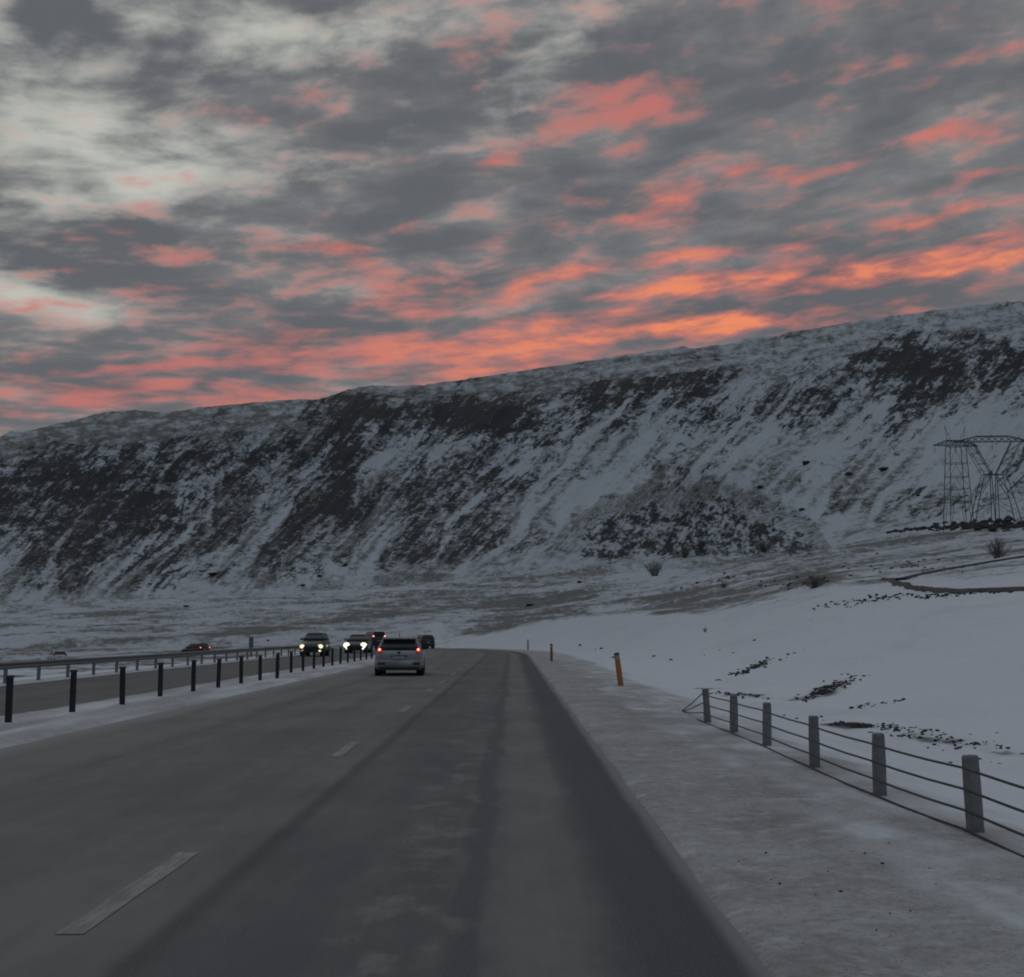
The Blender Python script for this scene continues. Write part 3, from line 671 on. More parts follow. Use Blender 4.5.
# ------------------------------------------------------------------ roads
def road_strip(name, d0, d1, s0, s1, m, lift, nd=14, ds=1.0, crown=0.0):
    ss = np.arange(s0, s1 + .01, ds); dd = np.linspace(d0, d1, nd)
    V = []; UVs = []
    for s in ss:
        h = float(road_h(s)) + lift
        for k, d in enumerate(dd):
            e = 0.0
            if k == nd - 1: e = .035 * float(pn(s / .7, 3.0)) + .02 * float(pn(s / 6.0, 5.0))
            if k == 0: e = .12 * float(pn(s / 2.5, 8.0))
            x, y = road_pt(float(s), float(d + e)); V.append((x, y, h)); UVs.append((d + e, s))
    V = np.array(V); n = len(dd)
    i = np.arange(len(ss) - 1)[:, None]; j = np.arange(n - 1)[None, :]
    Fq = np.stack([i * n + j, i * n + j + 1, (i + 1) * n + j + 1, (i + 1) * n + j], -1).reshape(-1, 4)
    me = mesh_np(name, V, Fq); uvl = me.uv_layers.new(name='uv'); uv = np.array(UVs)[Fq.ravel()]
    uvl.data.foreach_set('uv', uv.astype(np.float32).ravel())
    o = link(name, me, m, smooth=True); tag(o, kind='structure'); return o
road = road_strip('road', -7.15, 1.22, -30, 560, M_road, 0.0)
road2 = road_strip('opposite_road', -15.45, -9.8, -30, 560, M_road2, 0.0)
# side road
sp_ = []
for i in range(len(SIDE) - 1):
    for k in range(12):
        t0 = k / 12; sp_.append(SIDE[i] * (1 - t0) + SIDE[i + 1] * t0)
sp_.append(SIDE[-1]); sp_ = np.array(sp_)
kk = np.ones(7) / 7
for c_ in range(3): sp_[3:-3, c_] = np.convolve(sp_[:, c_], kk, 'valid')
V = []; uvp = []; acc = 0
for i in range(len(sp_)):
    dr = sp_[min(i + 1, len(sp_) - 1)] - sp_[max(i - 1, 0)]; nrm = np.array([dr[1], -dr[0]]); nrm = nrm / np.hypot(*nrm)
    for w_ in (-3.0, -1.0, 1.0, 3.0): V.append((sp_[i, 0] + nrm[0] * w_, sp_[i, 1] + nrm[1] * w_, sp_[i, 2] + .03)); uvp.append((w_, acc))
    if i < len(sp_) - 1: acc += float(np.hypot(*(sp_[i + 1, :2] - sp_[i, :2])))
i = np.arange(len(sp_) - 1)[:, None]; j = np.arange(3)[None, :]
Fq = np.stack([i * 4 + j, i * 4 + j + 1, (i + 1) * 4 + j + 1, (i + 1) * 4 + j], -1).reshape(-1, 4)
me = mesh_np('side_road', np.array(V), Fq); uvl = me.uv_layers.new(name='uv'); uvl.data.foreach_set('uv', np.array(uvp)[Fq.ravel()].astype(np.float32).ravel())
tag(link('side_road', me, M_side), kind='structure')

# painted lane dashes: children of the road
def dash(s0, s1, d, w=.15):
    b = MB(); n = max(2, int((s1 - s0) / .5) + 1)
    for i in range(n):
        s = s0 + (s1 - s0) * i / (n - 1)
        for q_ in (-w / 2, w / 2):
            x, y = road_pt(s, d + q_ + .003 * math.sin(i * 2.1)); b.v.append((x, y, float(road_h(s)) + .005))
    for i in range(n - 1): b.f.append((2 * i, 2 * i + 1, 2 * i + 3, 2 * i + 2))
    return b.build('lane_dash', M_paint, road)
for a, b_ in (((60, 935), (190, 853)), ((331, 757), (357, 742)), ((398, 712), (411, 706)), ((425, 692), (433, 689))):
    x0, y0 = gp(*a); x1, y1 = gp(*b_); dash(y0, y1, (x0 + x1) / 2 + .02)
s = 40.5
while s < 170:
    dash(s, s + 2.2, -2.30); s += 7.6
# a short worn edge dash seen on the dark strip
# ------------------------------------------------------------------ median posts
def post_mesh(px_w=.11, h=.84):
    root = empty('barrier_post', (0, 0, 0))
    b = MB()
    sec = [(-.055, -.03), (.055, -.03), (.055, .03), (-.055, .03)]
    b.loft([[(x, y, z) for x, y in sec] for z in (-.15, h - .05)]); b.build('shaft', M_post, root, bevel=.008)
    c = MB(); c.loft([[(x * 1.18, y * 1.3, z) for x, y in sec] for z in (h - .05, h)]); c.build('cap', M_cap, root, bevel=.008)
    return root
PB = [(8, 727), (72, 715.5), (122, 708.5), (160, 699.5), (193, 694.5), (218, 690), (241, 685.5), (260, 682.5), (277, 680)]
ords = ['first', 'second', 'third', 'fourth', 'fifth', 'sixth', 'seventh', 'eighth', 'ninth', 'tenth', 'eleventh', 'twelfth']
proto = post_mesh(); k = 0
def place_post(x, y, z, lean):
    global k
    o = proto if k == 0 else copy_tree(proto)
    o.location = (x, y, z); o.rotation_euler = (random.uniform(-.02, .02), lean, random.uniform(-.1, .1) + road_head(y))
    o.scale = (1, 1, random.uniform(.97, 1.03))
    if k == 0: lb = 'tall dark steel barrier post nearest the camera in the snowy median row'
    elif k < 12: lb = ords[k] + ' dark barrier post of the median row, counted from the camera end'
    else: lb = 'small distant dark post in the median row, past the twelfth one from the camera'
    tag(o, lb, 'barrier post', 'dark posts along the snowy median'); k += 1
for (px, py) in PB:
    x, y = gp(px, py); place_post(x, y, gz(x, y) - .02, random.uniform(-.02, .02))
s = y + 2.75
while s < 150:
    x, y_ = road_pt(s, -8.55); place_post(x, y_, gz(x, y_) - .02, random.uniform(-.02, .02)); s += 2.8

# ------------------------------------------------------------------ guardrail on the far side
gr = empty('guardrail', (-15.7, 45, 0))
tag(gr, 'long grey steel guardrail on short posts beyond the opposite carriageway', 'guardrail')
def rp(s, d): return road_pt(s, d)
GR_S0, GR_S1 = 8, 150
prof = [(0, .70), (.035, .685), (.05, .64), (.01, .60), (.01, .575), (.05, .53), (.035, .485), (0, .47), (-.012, .47), (-.012, .70)]
b = MB(); rings = []
s = GR_S0
while s <= GR_S1:
    rg = []
    for (dx, z) in prof:
        x, y = rp(s, -15.62 + dx); rg.append((x + 15.7, y - 45, float(road_h(s)) + z + .03 * math.sin(s * .2) * .3))
    rings.append(rg); s += 2.0
b.loft(rings); b.build('rail', M_rail, gr)
s = GR_S0 + 1; pm_ = None
pb = MB(); pb.box((0, 0, .27), (.09, .12, .78)); pm_ = None
while s <= GR_S1:
    x, y = rp(s, -15.74)
    if pm_ is None: pm_ = pb.build('rail_post', M_rail, gr, bevel=.008); q_ = pm_
    else: q_ = pm_.copy(); COL.objects.link(q_)
    q_.location = (x + 15.7, y - 45, float(road_h(s))); s += 2.75

# ------------------------------------------------------------------ cable fence on the near side
wf = empty('cable_fence', (3.6, 12, 0))
tag(wf, 'low roadside fence of weathered timber posts and four dark cables', 'fence')
FP = [(-.25, None), (2.3, None), (4.8, None), (7.2, None)] + [(gp(980, 836)[1], gp(976, 836)[0]), (gp(880, 799)[1], gp(880, 799)[0]), (gp(815, 770)[1], gp(815, 770)[0]), (gp(767, 748)[1], gp(767, 748)[0]), (gp(734, 734)[1], gp(734, 734)[0]), (gp(708, 724)[1], gp(708, 724)[0])]
FP = [(y, x if x is not None else 3.66) for y, x in FP]
pz = []
for i, (y, x) in enumerate(FP):
    g_ = gz(x, y) - .065; pz.append(g_)
    b = MB(); n = 10; rings = []
    for z, w_ in ((-.2, .064), (.1, .062), (.4, .060), (.645, .058), (.66, .050)):
        rings.append([(math.copysign(abs(math.cos(a)) ** .55, math.cos(a)) * w_ + .004 * math.sin(9 * z + a * 3), math.copysign(abs(math.sin(a)) ** .55, math.sin(a)) * w_, z) for a in [2 * math.pi * q_ / n + .3 for q_ in range(n)]])
    b.loft(rings); o = b.build('fence_post', M_wood, wf, bevel=.004)
    o.location = (x - 3.6, y - 12, g_ + .0); o.rotation_euler = (random.uniform(-.05, .05), random.uniform(-.07, .02), random.uniform(-.3, .3))
xe, ye = gp(682, 712)
for hz_ in (.565, .40, .235, .085):
    pts = []
    for i, (y, x) in enumerate(FP):
        if i:
            y0, x0 = FP[i - 1]
            for q_ in (.33, .66): pts.append((x0 + (x - x0) * q_ - 3.6 - .09, y0 + (y - y0) * q_ - 12, pz[i - 1] + (pz[i] - pz[i - 1]) * q_ + hz_ - .012))
        pts.append((x - 3.6 - .095, y - 12, pz[i] + hz_))
    pts.append(((x + xe) / 2 - 3.65, (y + ye) / 2 - 12, pz[-1] + hz_ * .52)); pts.append((xe - 3.6, ye - 12 - .6 * (0.56 - hz_), gz(xe, ye) + .0))
    b = MB(); b.tube(pts, .0105, 6); b.build('cable', M_cable, wf, smooth=True)

# ------------------------------------------------------------------ edge stakes
def stake(px0, py0, h, rx, ry, col, label, w):
    x, y = gp(px0, py0); g_ = gz(x, y)
    root = empty('marker_stake', (x, y, g_), 0); root.rotation_euler = (rx, ry, .1)
    b = MB(); rings = []
    for z, ww in ((-.2, w), (h * .5, w), (h * .985, w * .9), (h, w * .55)):
        rings.append([(math.cos(a) * ww, math.sin(a) * ww * .55, z) for a in [2 * math.pi * q_ / 10 for q_ in range(10)]])
    b.loft(rings); b.build('shaft', col, root, smooth=False)
    c = MB(); c.box((0, -w * .56, h * .86), (w * 1.1, .012, .13)); c.build('reflector', M_refl, root)
    c = MB(); c.loft([[(math.cos(a) * w * f_, math.sin(a) * w * .58 * f_, z) for a in [2 * math.pi * q_ / 10 for q_ in range(10)]] for z, f_ in ((h * .955, 1.04), (h * 1.0, .9), (h * 1.012, .5))])
    c.build('cap', M_plas, root)
    tag(root, label, 'marker stake', 'edge marker stakes on the snowy verge'); return root
stake(621, 687, .98, 0, -.13, M_orange, 'bright orange marker stake leaning over the near verge, nearest of the three', .085)
M_dull = simple('faded_orange_plastic', (.26, .14, .075), .8, vary=.3)
stake(551.5, 662, .95, 0, .0, M_dull, 'faded upright marker stake in the middle, between the bright orange one and the farthest', .075)
stake(528, 650, .98, 0, .0, M_dull, 'tiny dull marker stake farthest along the verge, where the road bends', .07)

# sign seen from behind, beyond the guardrail
x, y = rp(85, -17.6); g_ = gz(x, y); sg = empty('road_sign', (x, y, g_), .2)
tag(sg, 'narrow grey sign panel on a short pole beyond the guardrail', 'sign')
b = MB(); b.tube([(0, 0, -.2), (0, 0, 1.3)], .06, 8); b.build('pole', M_sign, sg)
b = MB(); b.box((0, -.06, .98), (.30, .03, .75)); b.build('panel', M_sign, sg, bevel=.006)
b = MB(); b.box((0, -.035, .98), (.26, .02, .05)); b.build('bracket', M_rail, sg)

# ------------------------------------------------------------------ vehicles
def ring_outline(pts, z): return [(x, y, z) for x, y in pts]
def car(name, label, cat, loc, rz, paint, Lc=4.2, Wc=1.78, Hc=1.5, kind='hatch', tail=None, head=None, group=None, roofmat=None, detail=True, plate=True):
    root = empty(name, loc, rz); tag(root, label, cat, group)
    hw = Wc / 2; ws = Hc / 1.5
    belt = {'hatch': 1.0, 'suv': 1.06, 'van': 1.1}[kind] * ws; sill = {'hatch': .20, 'suv': .30, 'van': .25}[kind] * ws
    r0 = -Lc / 2                               # y: rear negative, front positive
    # lower body: stations along the length
    st = [(0.0, .80, .42, belt * .78), (.012, .90, .30, belt * .94), (.05, .965, sill + .04, belt * 1.0), (.14, .99, sill, belt * 1.02), (.35, 1.0, sill, belt * 1.0), (.55, 1.0, sill, belt * .985),
          (.68, .99, sill, belt * .965), (.80, .975, sill, belt * .90), (.90, .95, sill + .02, belt * .83), (.965, .87, .27, belt * .74), (.99, .76, .32, belt * .66), (1.0, .62, .40, belt * .58)]
    rings = []
    for (t, wf_, zb, zt) in st:
        y = r0 + t * Lc; w = hw * wf_; mid = zb + (zt - zb) * .5
        half = [(w * .55, zb), (w * .93, zb + .01), (w * .985, zb + (zt - zb) * .16), (w, zb + (zt - zb) * .42), (w * .985, zb + (zt - zb) * .68), (w * .95, zb + (zt - zb) * .88), (w * .87, zt - .005), (w * .6, zt + .012)]
        rings.append([(x, y, z) for x, z in half] + [(-x, y, z) for x, z in half[::-1]])
    b = MB(); b.loft(rings); body = b.build('body', paint, root, smooth=True)
    # greenhouse
    if kind == 'hatch': yr0, yr1, yf1, yf0 = .025, .11, .50, .73
    elif kind == 'suv': yr0, yr1, yf1, yf0 = .02, .07, .55, .72
    else: yr0, yr1, yf1, yf0 = .01, .03, .74, .90
    def outl(t0, t1, w, z, n=5):
        y0, y1 = r0 + t0 * Lc, r0 + t1 * Lc; rc_ = .16; P = []
        for (cx, cy, a0_) in ((w - rc_, y0 + rc_, -90), (w - rc_, y1 - rc_, 0), (-w + rc_, y1 - rc_, 90), (-w + rc_, y0 + rc_, 180)):
            for i_ in range(n): a_ = R(a0_ + 90 * i_ / (n - 1)); P.append((cx + rc_ * math.cos(a_), cy + rc_ * math.sin(a_), z))
        return P
    zt = Hc - .07
    lv = [(0.0, belt * .97, .90), (.35, belt + (zt - belt) * .35, .85), (.75, belt + (zt - belt) * .75, .76), (1.0, zt, .68)]
    rings = []
    for t, z, wf_ in lv: rings.append(outl(yr0 + (yr1 - yr0) * t, yf0 + (yf1 - yf0) * t, hw * wf_, z))
    b = MB(); b.loft(rings); b.build('windows', M_glass, root, smooth=True)
    b = MB(); b.loft([outl(yr1 - .022, yf1 + .02, hw * .705, zt - .035), outl(yr1 - .02, yf1 + .015, hw * .695, zt + .02), outl(yr1 + .01, yf1 - .02, hw * .60, zt + .06), outl(yr1 + .08, yf1 - .08, hw * .4, zt + .07)])
    b.build('roof', roofmat or paint, root, smooth=True)
    # pillars
    for sx in (-1, 1):
        def sp3(t_long, t_up, push=1.012):
            tt_ = t_up; wv = np.interp(tt_, [q_[0] for q_ in lv], [q_[2] for q_ in lv]) * hw * push
            return Vector((sx * (wv - .02), r0 + t_long * Lc, np.interp(tt_, [0, 1], [belt * .96, zt])))
        def slab(tb0, tb1, tt0, tt1, th=.05):
            o_ = [sp3(tb0, 0), sp3(tb1, 0), sp3(tt1, 1), sp3(tt0, 1)]
            i_ = [p_ - Vector((sx * th, 0, 0)) for p_ in o_]; o_ = [p_ + Vector((sx * .024, 0, 0)) for p_ in o_]
            b = MB(); b.add(o_ + i_, [(0, 1, 2, 3), (7, 6, 5, 4), (0, 4, 5, 1), (1, 5, 6, 2), (2, 6, 7, 3), (3, 7, 4, 0)]); b.build('pillar', paint, root)
        slab(yr0 + .005, yr0 + .10, yr1 - .012, yr1 + .05); slab(.36, .385, .36, .382); slab(yf0 - .05, yf0 - .015, yf1 - .02, yf1 + .005)
    # wheels and dark arches
    wr = .32 * max(1, ws) if kind == 'hatch' else .37
    for ty in (.175, .80):
        for sx in (-1, 1):
            cy = r0 + ty * Lc; e_ = empty('wheel', (sx * (hw - .11), cy, wr)); e_.parent = root
            b = MB(); b.lathe_x((0, 0, 0), [(-.10, wr * .62), (-.105, wr * .94), (-.08, wr), (.08, wr), (.105, wr * .94), (.10, wr * .62)], 24); b.build('tyre', M_tyre, e_, smooth=False)
            b = MB(); b.lathe_x((sx * .035, 0, 0), [(-.07, wr * .6), (.072, wr * .6), (.06, wr * .2)] if sx > 0 else [(-.06, wr * .2), (-.072, wr * .6), (.07, wr * .6)], 20); b.build('rim', M_rim, e_)
            b = MB(); b.lathe_x((sx * (hw * .93 - .10), cy, wr + .01), [(-.12, wr * 1.13), (.13, wr * 1.13)], 24); b.build('wheel_arch', M_plas, root)
    yb = r0 - .004
    # rear end
    b = MB(); rg = []
    for y_, w_ in ((r0 + .16, .985), (r0 + .04, .95), (r0 - .03, .86), (r0 - .045, .6)):
        half = [(hw * w_, .30 * ws), (hw * w_ * 1.01, .42 * ws), (hw * w_, .56 * ws), (hw * w_ * .97, .60 * ws)]
        rg.append([(x, y_, z) for x, z in half] + [(-x, y_, z) for x, z in half[::-1]])
    b.loft(rg); b.build('bumper', paint, root, smooth=True)
    b = MB(); b.box((0, r0 + .02, .285 * ws), (Wc * .80, .16, .13)); b.build('diffuser', M_plas, root, bevel=.02)
    for sx in (-1, 1):
        b = MB(); b.box((sx * hw * .70, r0 - .035, .47 * ws), (.28, .05, .075)); b.build('bumper_vent', M_plas, root, bevel=.01)
        tl = empty('tail_lamp', (sx * hw * .80, r0 + .02, belt * .98)); tl.parent = root
        b = MB(); rr_ = []
        for yy, q_ in ((.10, .72), (-.035, .72), (-.06, .58)):
            rr_.append([(sx * .10 * q_, yy + .06, .0), (sx * .08 * q_, yy + .08, .15 * q_), (sx * -.05 * q_, yy + .05, .12 * q_), (sx * -.16 * q_, yy, .02 * q_), (sx * -.13 * q_, yy, -.07 * q_), (sx * .06 * q_, yy, -.09 * q_)])
        b.loft(rr_); b.build('lens', tail or M_redlens, tl)
        if tail:
            b = MB(); b.lathe_x((0, 0, 0), [(-.03, .042), (.03, .042)], 14); o_ = b.build('lamp_core', M_redhot, tl); o_.rotation_euler = (0, 0, math.pi / 2); o_.location = (-sx * .02, -.055, .03)
    if plate:
        b = MB(); b.box((0, r0 - .035, .70 * ws), (.46, .02, .11)); b.build('number_plate', M_plate, root)
    if detail:
        b = MB(); b.loft([[(x, y_ + r0, z) for x, z in ((hw * .67, z_), (hw * .65, z_ + .03), (-hw * .65, z_ + .03), (-hw * .67, z_))] for y_, z_ in ((yr1 * Lc - .22, zt - .01), (yr1 * Lc + .10, zt + .02))]); b.build('spoiler', paint, root, bevel=.008)
        b = MB(); b.box((0, r0 + yr0 * Lc + .015, belt * 1.055), (.03, .02, .05)); b.tube([(0, r0 + yr0 * Lc, belt * 1.04), (.30, r0 + yr0 * Lc + .03, belt * 1.10)], .012, 5); b.build('rear_wiper', M_plas, root)
        b = MB(); b.tube([(0, r0 + yr1 * Lc + .25, zt + .05), (0, r0 + yr1 * Lc + .12, zt + .22)], .018, 6, .008); b.build('aerial', M_plas, root)
        b = MB(); b.box((0, r0 - .012, belt * .90), (.11, .02, .07)); b.build('tailgate_badge', M_plas, root, bevel=.02)
        b = MB(); b.box((0, r0 - .01, .765 * ws), (.62, .03, .03)); b.build('tailgate_handle', M_plas, root)
        b = MB(); b.box((0, r0 + .012, .645 * ws), (hw * 1.66, .015, .010)); b.build('tailgate_seam', M_plas, root)
    for sx in (-1, 1):
        b = MB(); b.loft([[(sx * (hw * .88 + q_), r0 + .665 * Lc + dy_, belt + .03 + dz_) for dy_, dz_ in ((-.06, -.05), (.06, -.05), (.06, .075), (-.06, .085))] for q_ in (0, .10, .22)]); b.build('mirror', M_plas if detail else paint, root, bevel=.02)
    # front end
    yf = -r0
    b = MB(); b.box((0, yf - .03, .52 * ws), (Wc * .55, .10, .20)); b.box((0, yf - .03, .30 * ws), (Wc * .66, .12, .10)); b.build('grille', M_plas, root, bevel=.02)
    for sx in (-1, 1):
        hl = MB(); hh_ = .10 if not head else (.21 if head is M_head else .14); hl.loft([[(sx * hw * .74 + hh_ * 1.2 * math.cos(a_) * q_, yf - .10 + yy, .64 * ws + hh_ * math.sin(a_) * q_) for a_ in [2 * math.pi * i_ / 14 for i_ in range(14)]] for yy, q_ in ((-.10, 1), (.06, 1), (.085, .7))])  # lit lamps drawn oversized: their glare is put into the shape
        hl.build('headlamp', head or M_refl, root)
        if head:
            fl = MB(); fl.loft([[(sx * hw * .70 + .09 * math.cos(a_), yf - .06 + yy, .36 * ws + .06 * math.sin(a_)) for a_ in [2 * math.pi * i_ / 10 for i_ in range(10)]] for yy in (-.05, .07)]); fl.build('fog_lamp', head, root)
    return root
def ground_at(s, d): x, y = road_pt(s, d); return x, y, float(road_h(s))
x, y = gp(399, 676)
car('silver_car', 'silver hatchback driving ahead in the near lane with both red tail lamps lit', 'car', (x - .12, y + 2.05, 0), R(3.0), M_silver, 4.1, 1.86, 1.46, 'hatch', tail=M_redlit)
x, y, z = ground_at(160, -.55)
car('dark_car', 'small dark estate car far ahead, just beyond the silver hatchback where the road bends', 'car', (x, y, z), road_head(160), M_darkpaint, 4.5, 1.85, 1.7, 'suv', detail=False)
x, y, z = ground_at(171, -4.5)
car('distant_van', 'distant dark van with glowing red rear lamps, half hidden behind the silver hatchback', 'van', (x, y, z), road_head(171), M_darkpaint, 5.2, 1.95, 2.2, 'van', tail=M_redhot, detail=False)
x, y, z = ground_at(88, -13.75)
car('oncoming_suv', 'dark boxy oncoming off-roader with four warm lamps lit, nearest on the opposite carriageway', 'car', (x, y, z), math.pi + road_head(88) + .03, M_darkpaint, 4.3, 1.66, 1.62, 'suv', head=M_headw, detail=False)
x, y, z = ground_at(103, -12.15)
car('oncoming_car', 'oncoming car with dazzling white headlamps, between the off-roader and the silver hatchback', 'car', (x, y, z), math.pi + road_head(103) - .05, M_darkpaint, 4.4, 1.82, 1.5, 'hatch', head=M_head, detail=False)
x, y = gp(195, 656, -1.45)
car('dark_red_car', 'dark red car with glowing tail lamps on the side road beyond the guardrail', 'car', (x, y, -1.42), R(48), M_redpaint, 4.5, 1.8, 1.66, 'hatch', tail=M_redlit, detail=False)
x, y = gp(57, 666.5, -2.2)
car('white_car', 'small white car low behind the guardrail at the valley edge', 'car', (x, y, gz(x, y) + .2), R(28), M_whitepaint, 4.0, 1.7, 1.36, 'hatch', detail=False)

# ------------------------------------------------------------------ pylons
def strut(b, a, c, w=.12): b.tube([a, c], w * .85, 4)
def lattice_leg(b, p0, p1, w0, w1, n, thick, axis=(1, 0)):
    pass
def pylon_delta(px, py, r, label, wbase, H, arm, rot):
    x, y, z = at(px, py, r); root = empty('transmission_tower', (x, y, gz(x, y) - .3), rot); zo = z - gz(x, y) + .3
    tag(root, label, 'pylon', 'lattice power pylons at the mountain foot')
    hb = wbase / 2; dp = 3.2; wz = H * .62
    for sx in (-1, 1):                      # splayed legs
        b = MB()
        for sy in (-1, 1):
            foot = Vector((sx * hb, sy * dp, 0)); foot2 = Vector((sx * hb * .08, sy * dp * .6, 0))
            top = Vector((sx * .8, sy * .7, wz)); kn = Vector((sx * hb * .72, sy * dp * .7, H * .34))
            strut(b, foot, kn, .16); strut(b, kn, Vector((sx * hb * .45, sy * dp * .45, wz)), .13); strut(b, kn, Vector((sx * .6, sy * .8, wz * .98)), .12)
            strut(b, foot2, top, .15); strut(b, kn, Vector((sx * hb * .1, sy * dp * .6, H * .33)), .09)
            strut(b, foot.lerp(kn, .5), Vector((sx * hb * .1, sy * dp * .6, H * .30)), .08)
        for q_ in (.2, .5, .8):
            a_ = Vector((sx * hb, -dp, 0)).lerp(Vector((sx * hb * .72, -dp * .7, H * .34)), q_); c_ = Vector((a_.x, -a_.y, a_.z)); strut(b, a_, c_, .07)
        b.build('leg', M_pyl, root)
    b = MB()
    for sx in (-1, 1):
        for sy in (-1, 1):
            w0 = Vector((sx * .6, sy * .7, wz)); tp = Vector((sx * arm * .24, sy * .7, H)); t2 = Vector((sx * arm * .36, sy * .7, H))
            strut(b, w0, tp, .15); ko = Vector((sx * hb * .45, sy * dp * .45, wz)); strut(b, ko, t2, .10)
            for q_ in (.33, .66): strut(b, w0.lerp(tp, q_), ko.lerp(t2, q_), .07); strut(b, w0.lerp(tp, q_), ko.lerp(t2, min(1, q_ + .3)), .07)
        strut(b, Vector((-hb * .45, sx * .7, wz)), Vector((hb * .45, sx * .7, wz)), .13)
    b.build('waist_frame', M_pyl, root)
    crossarm(root, arm, H)
    return root
def crossarm(root, arm, H):
    b = MB(); n = 12
    for sy in (-.7, .7):
        strut(b, (-arm / 2, sy * .2, H + .2), (arm / 2, sy * .2, H + .2), .14)
        strut(b, (-arm / 2, sy * .2, H + .2), (-arm * .2, sy, H + 1.9), .12); strut(b, (-arm * .2, sy, H + 1.9), (arm * .2, sy, H + 1.9), .12); strut(b, (arm * .2, sy, H + 1.9), (arm / 2, sy * .2, H + .2), .12)
        for i_ in range(n):
            x0 = -arm / 2 + arm * i_ / n; x1 = x0 + arm / n
            def tz(xx): return H + .2 + 1.7 * min(1, (arm / 2 - abs(xx)) / (arm * .3))
            strut(b, (x0, sy * .6, H + .2), (x1, sy * .6, tz(x1)), .08); strut(b, (x0, sy * .6, tz(x0)), (x1, sy * .6, H + .2), .08)
    b.build('crossarm', M_pyl, root)
    for xx in (-arm * .47, 0, arm * .47):
        b = MB(); b.tube([(xx, 0, H + .2), (xx, 0, H - 1.0)], .05, 6)
        for q_ in range(6): b.lathe_x((xx, 0, 0), [(0, .01), (.01, .01)], 4) if False else b.tube([(xx, 0, H - .9 - q_ * .22), (xx, 0, H - 1.02 - q_ * .22)], .13, 8)
        b.build('insulator', M_pyl, root)
def pylon_ladder(px, py, r, label, wbase, wtop, H, arm, rot):
    x, y, z = at(px, py, r); root = empty('transmission_tower', (x, y, gz(x, y) - .3), rot)
    tag(root, label, 'pylon', 'lattice power pylons at the mountain foot')
    def wd(t): return wbase / 2 + (wtop - wbase) / 2 * t
    zz_ = [0, .34, .5, .64, .80, 1.0]
    for sx in (-1, 1):
        for sy in (-1, 1):
            b = MB(); strut(b, (sx * wd(0), sy * wd(0) * .6, 0), (sx * wd(1), sy * wd(1) * .6, H), .15)
            strut(b, (sx * wd(0), sy * wd(0) * .6, 0), (sx * wd(.2) * .66, sy * wd(.25) * .6, H * .27), .09); strut(b, (sx * wd(.2) * .66, sy * wd(.25) * .6, H * .27), (sx * wd(.34), sy * wd(.34) * .6, H * .34), .09)
            b.build('leg', M_pyl, root)
    b = MB()
    for i_, t in enumerate(zz_):
        w = wd(t)
        if i_: 
            for sy in (-1, 1): strut(b, (-w, sy * w * .6, H * t), (w, sy * w * .6, H * t), .10)
            for sx in (-1, 1): strut(b, (sx * w, -w * .6, H * t), (sx * w, w * .6, H * t), .08)
        if i_ > 0 and i_ < len(zz_) - 1:
            t2 = zz_[i_ + 1]; w2 = wd(t2)
            for sy in (-1, 1):
                strut(b, (-w, sy * w * .6, H * t), (-w * .2, sy * w2 * .6, H * t2), .07); strut(b, (w, sy * w * .6, H * t), (w * .2, sy * w2 * .6, H * t2), .07)
    b.build('bracing', M_pyl, root)
    # horns above the arm
    b = MB()
    for sx in (-1, 1): strut(b, (sx * wtop * .5, 0, H), (sx * (wtop * .5 + .8), 0, H + 6.5), .09); strut(b, (sx * wtop * .2, 0, H + .5), (sx * (wtop * .5 + .8), 0, H + 6.5), .07)
    b.build('earth_wire_horn', M_pyl, root)
    crossarm(root, arm, H)
    return root
pylon_ladder(958.5, 518, 392, 'lattice pylon with ladder-like bracing, standing beyond the dark ledge, partly behind the splayed one', 8.0, 5.2, 27.0, 15, R(8))
pylon_delta(995.5, 518, 372, 'lattice pylon with splayed legs and a V-shaped top under a wide crossarm', 14.0, 25.6, 23, R(-4))

# ------------------------------------------------------------------ stones, ledge, bushes
def stone_mb(b, c, r, seed, flat=.7):
    rnd = random.Random(seed); bm = bmesh.new(); bmesh.ops.create_icosphere(bm, subdivisions=2, radius=1)
    ph = [rnd.uniform(0, 6) for _ in range(6)]; sx, sy, sz = rnd.uniform(.7, 1.3), rnd.uniform(.7, 1.3), flat * rnd.uniform(.7, 1.2)
    vs = []
    for v in bm.verts:
        p_ = v.co; q_ = 1 + .22 * math.sin(3 * p_.x + ph[0]) * math.cos(2.5 * p_.y + ph[1]) + .16 * math.sin(5 * p_.z + ph[2]) + .1 * math.sin(7 * p_.x + 5 * p_.y + ph[3])
        q_ = round(q_ * 7) / 7
        vs.append((c[0] + p_.x * sx * r * q_, c[1] + p_.y * sy * r * q_, c[2] + p_.z * sz * r * q_))
    b.add(vs, [tuple(v.index for v in f.verts) for f in bm.faces]); bm.free()
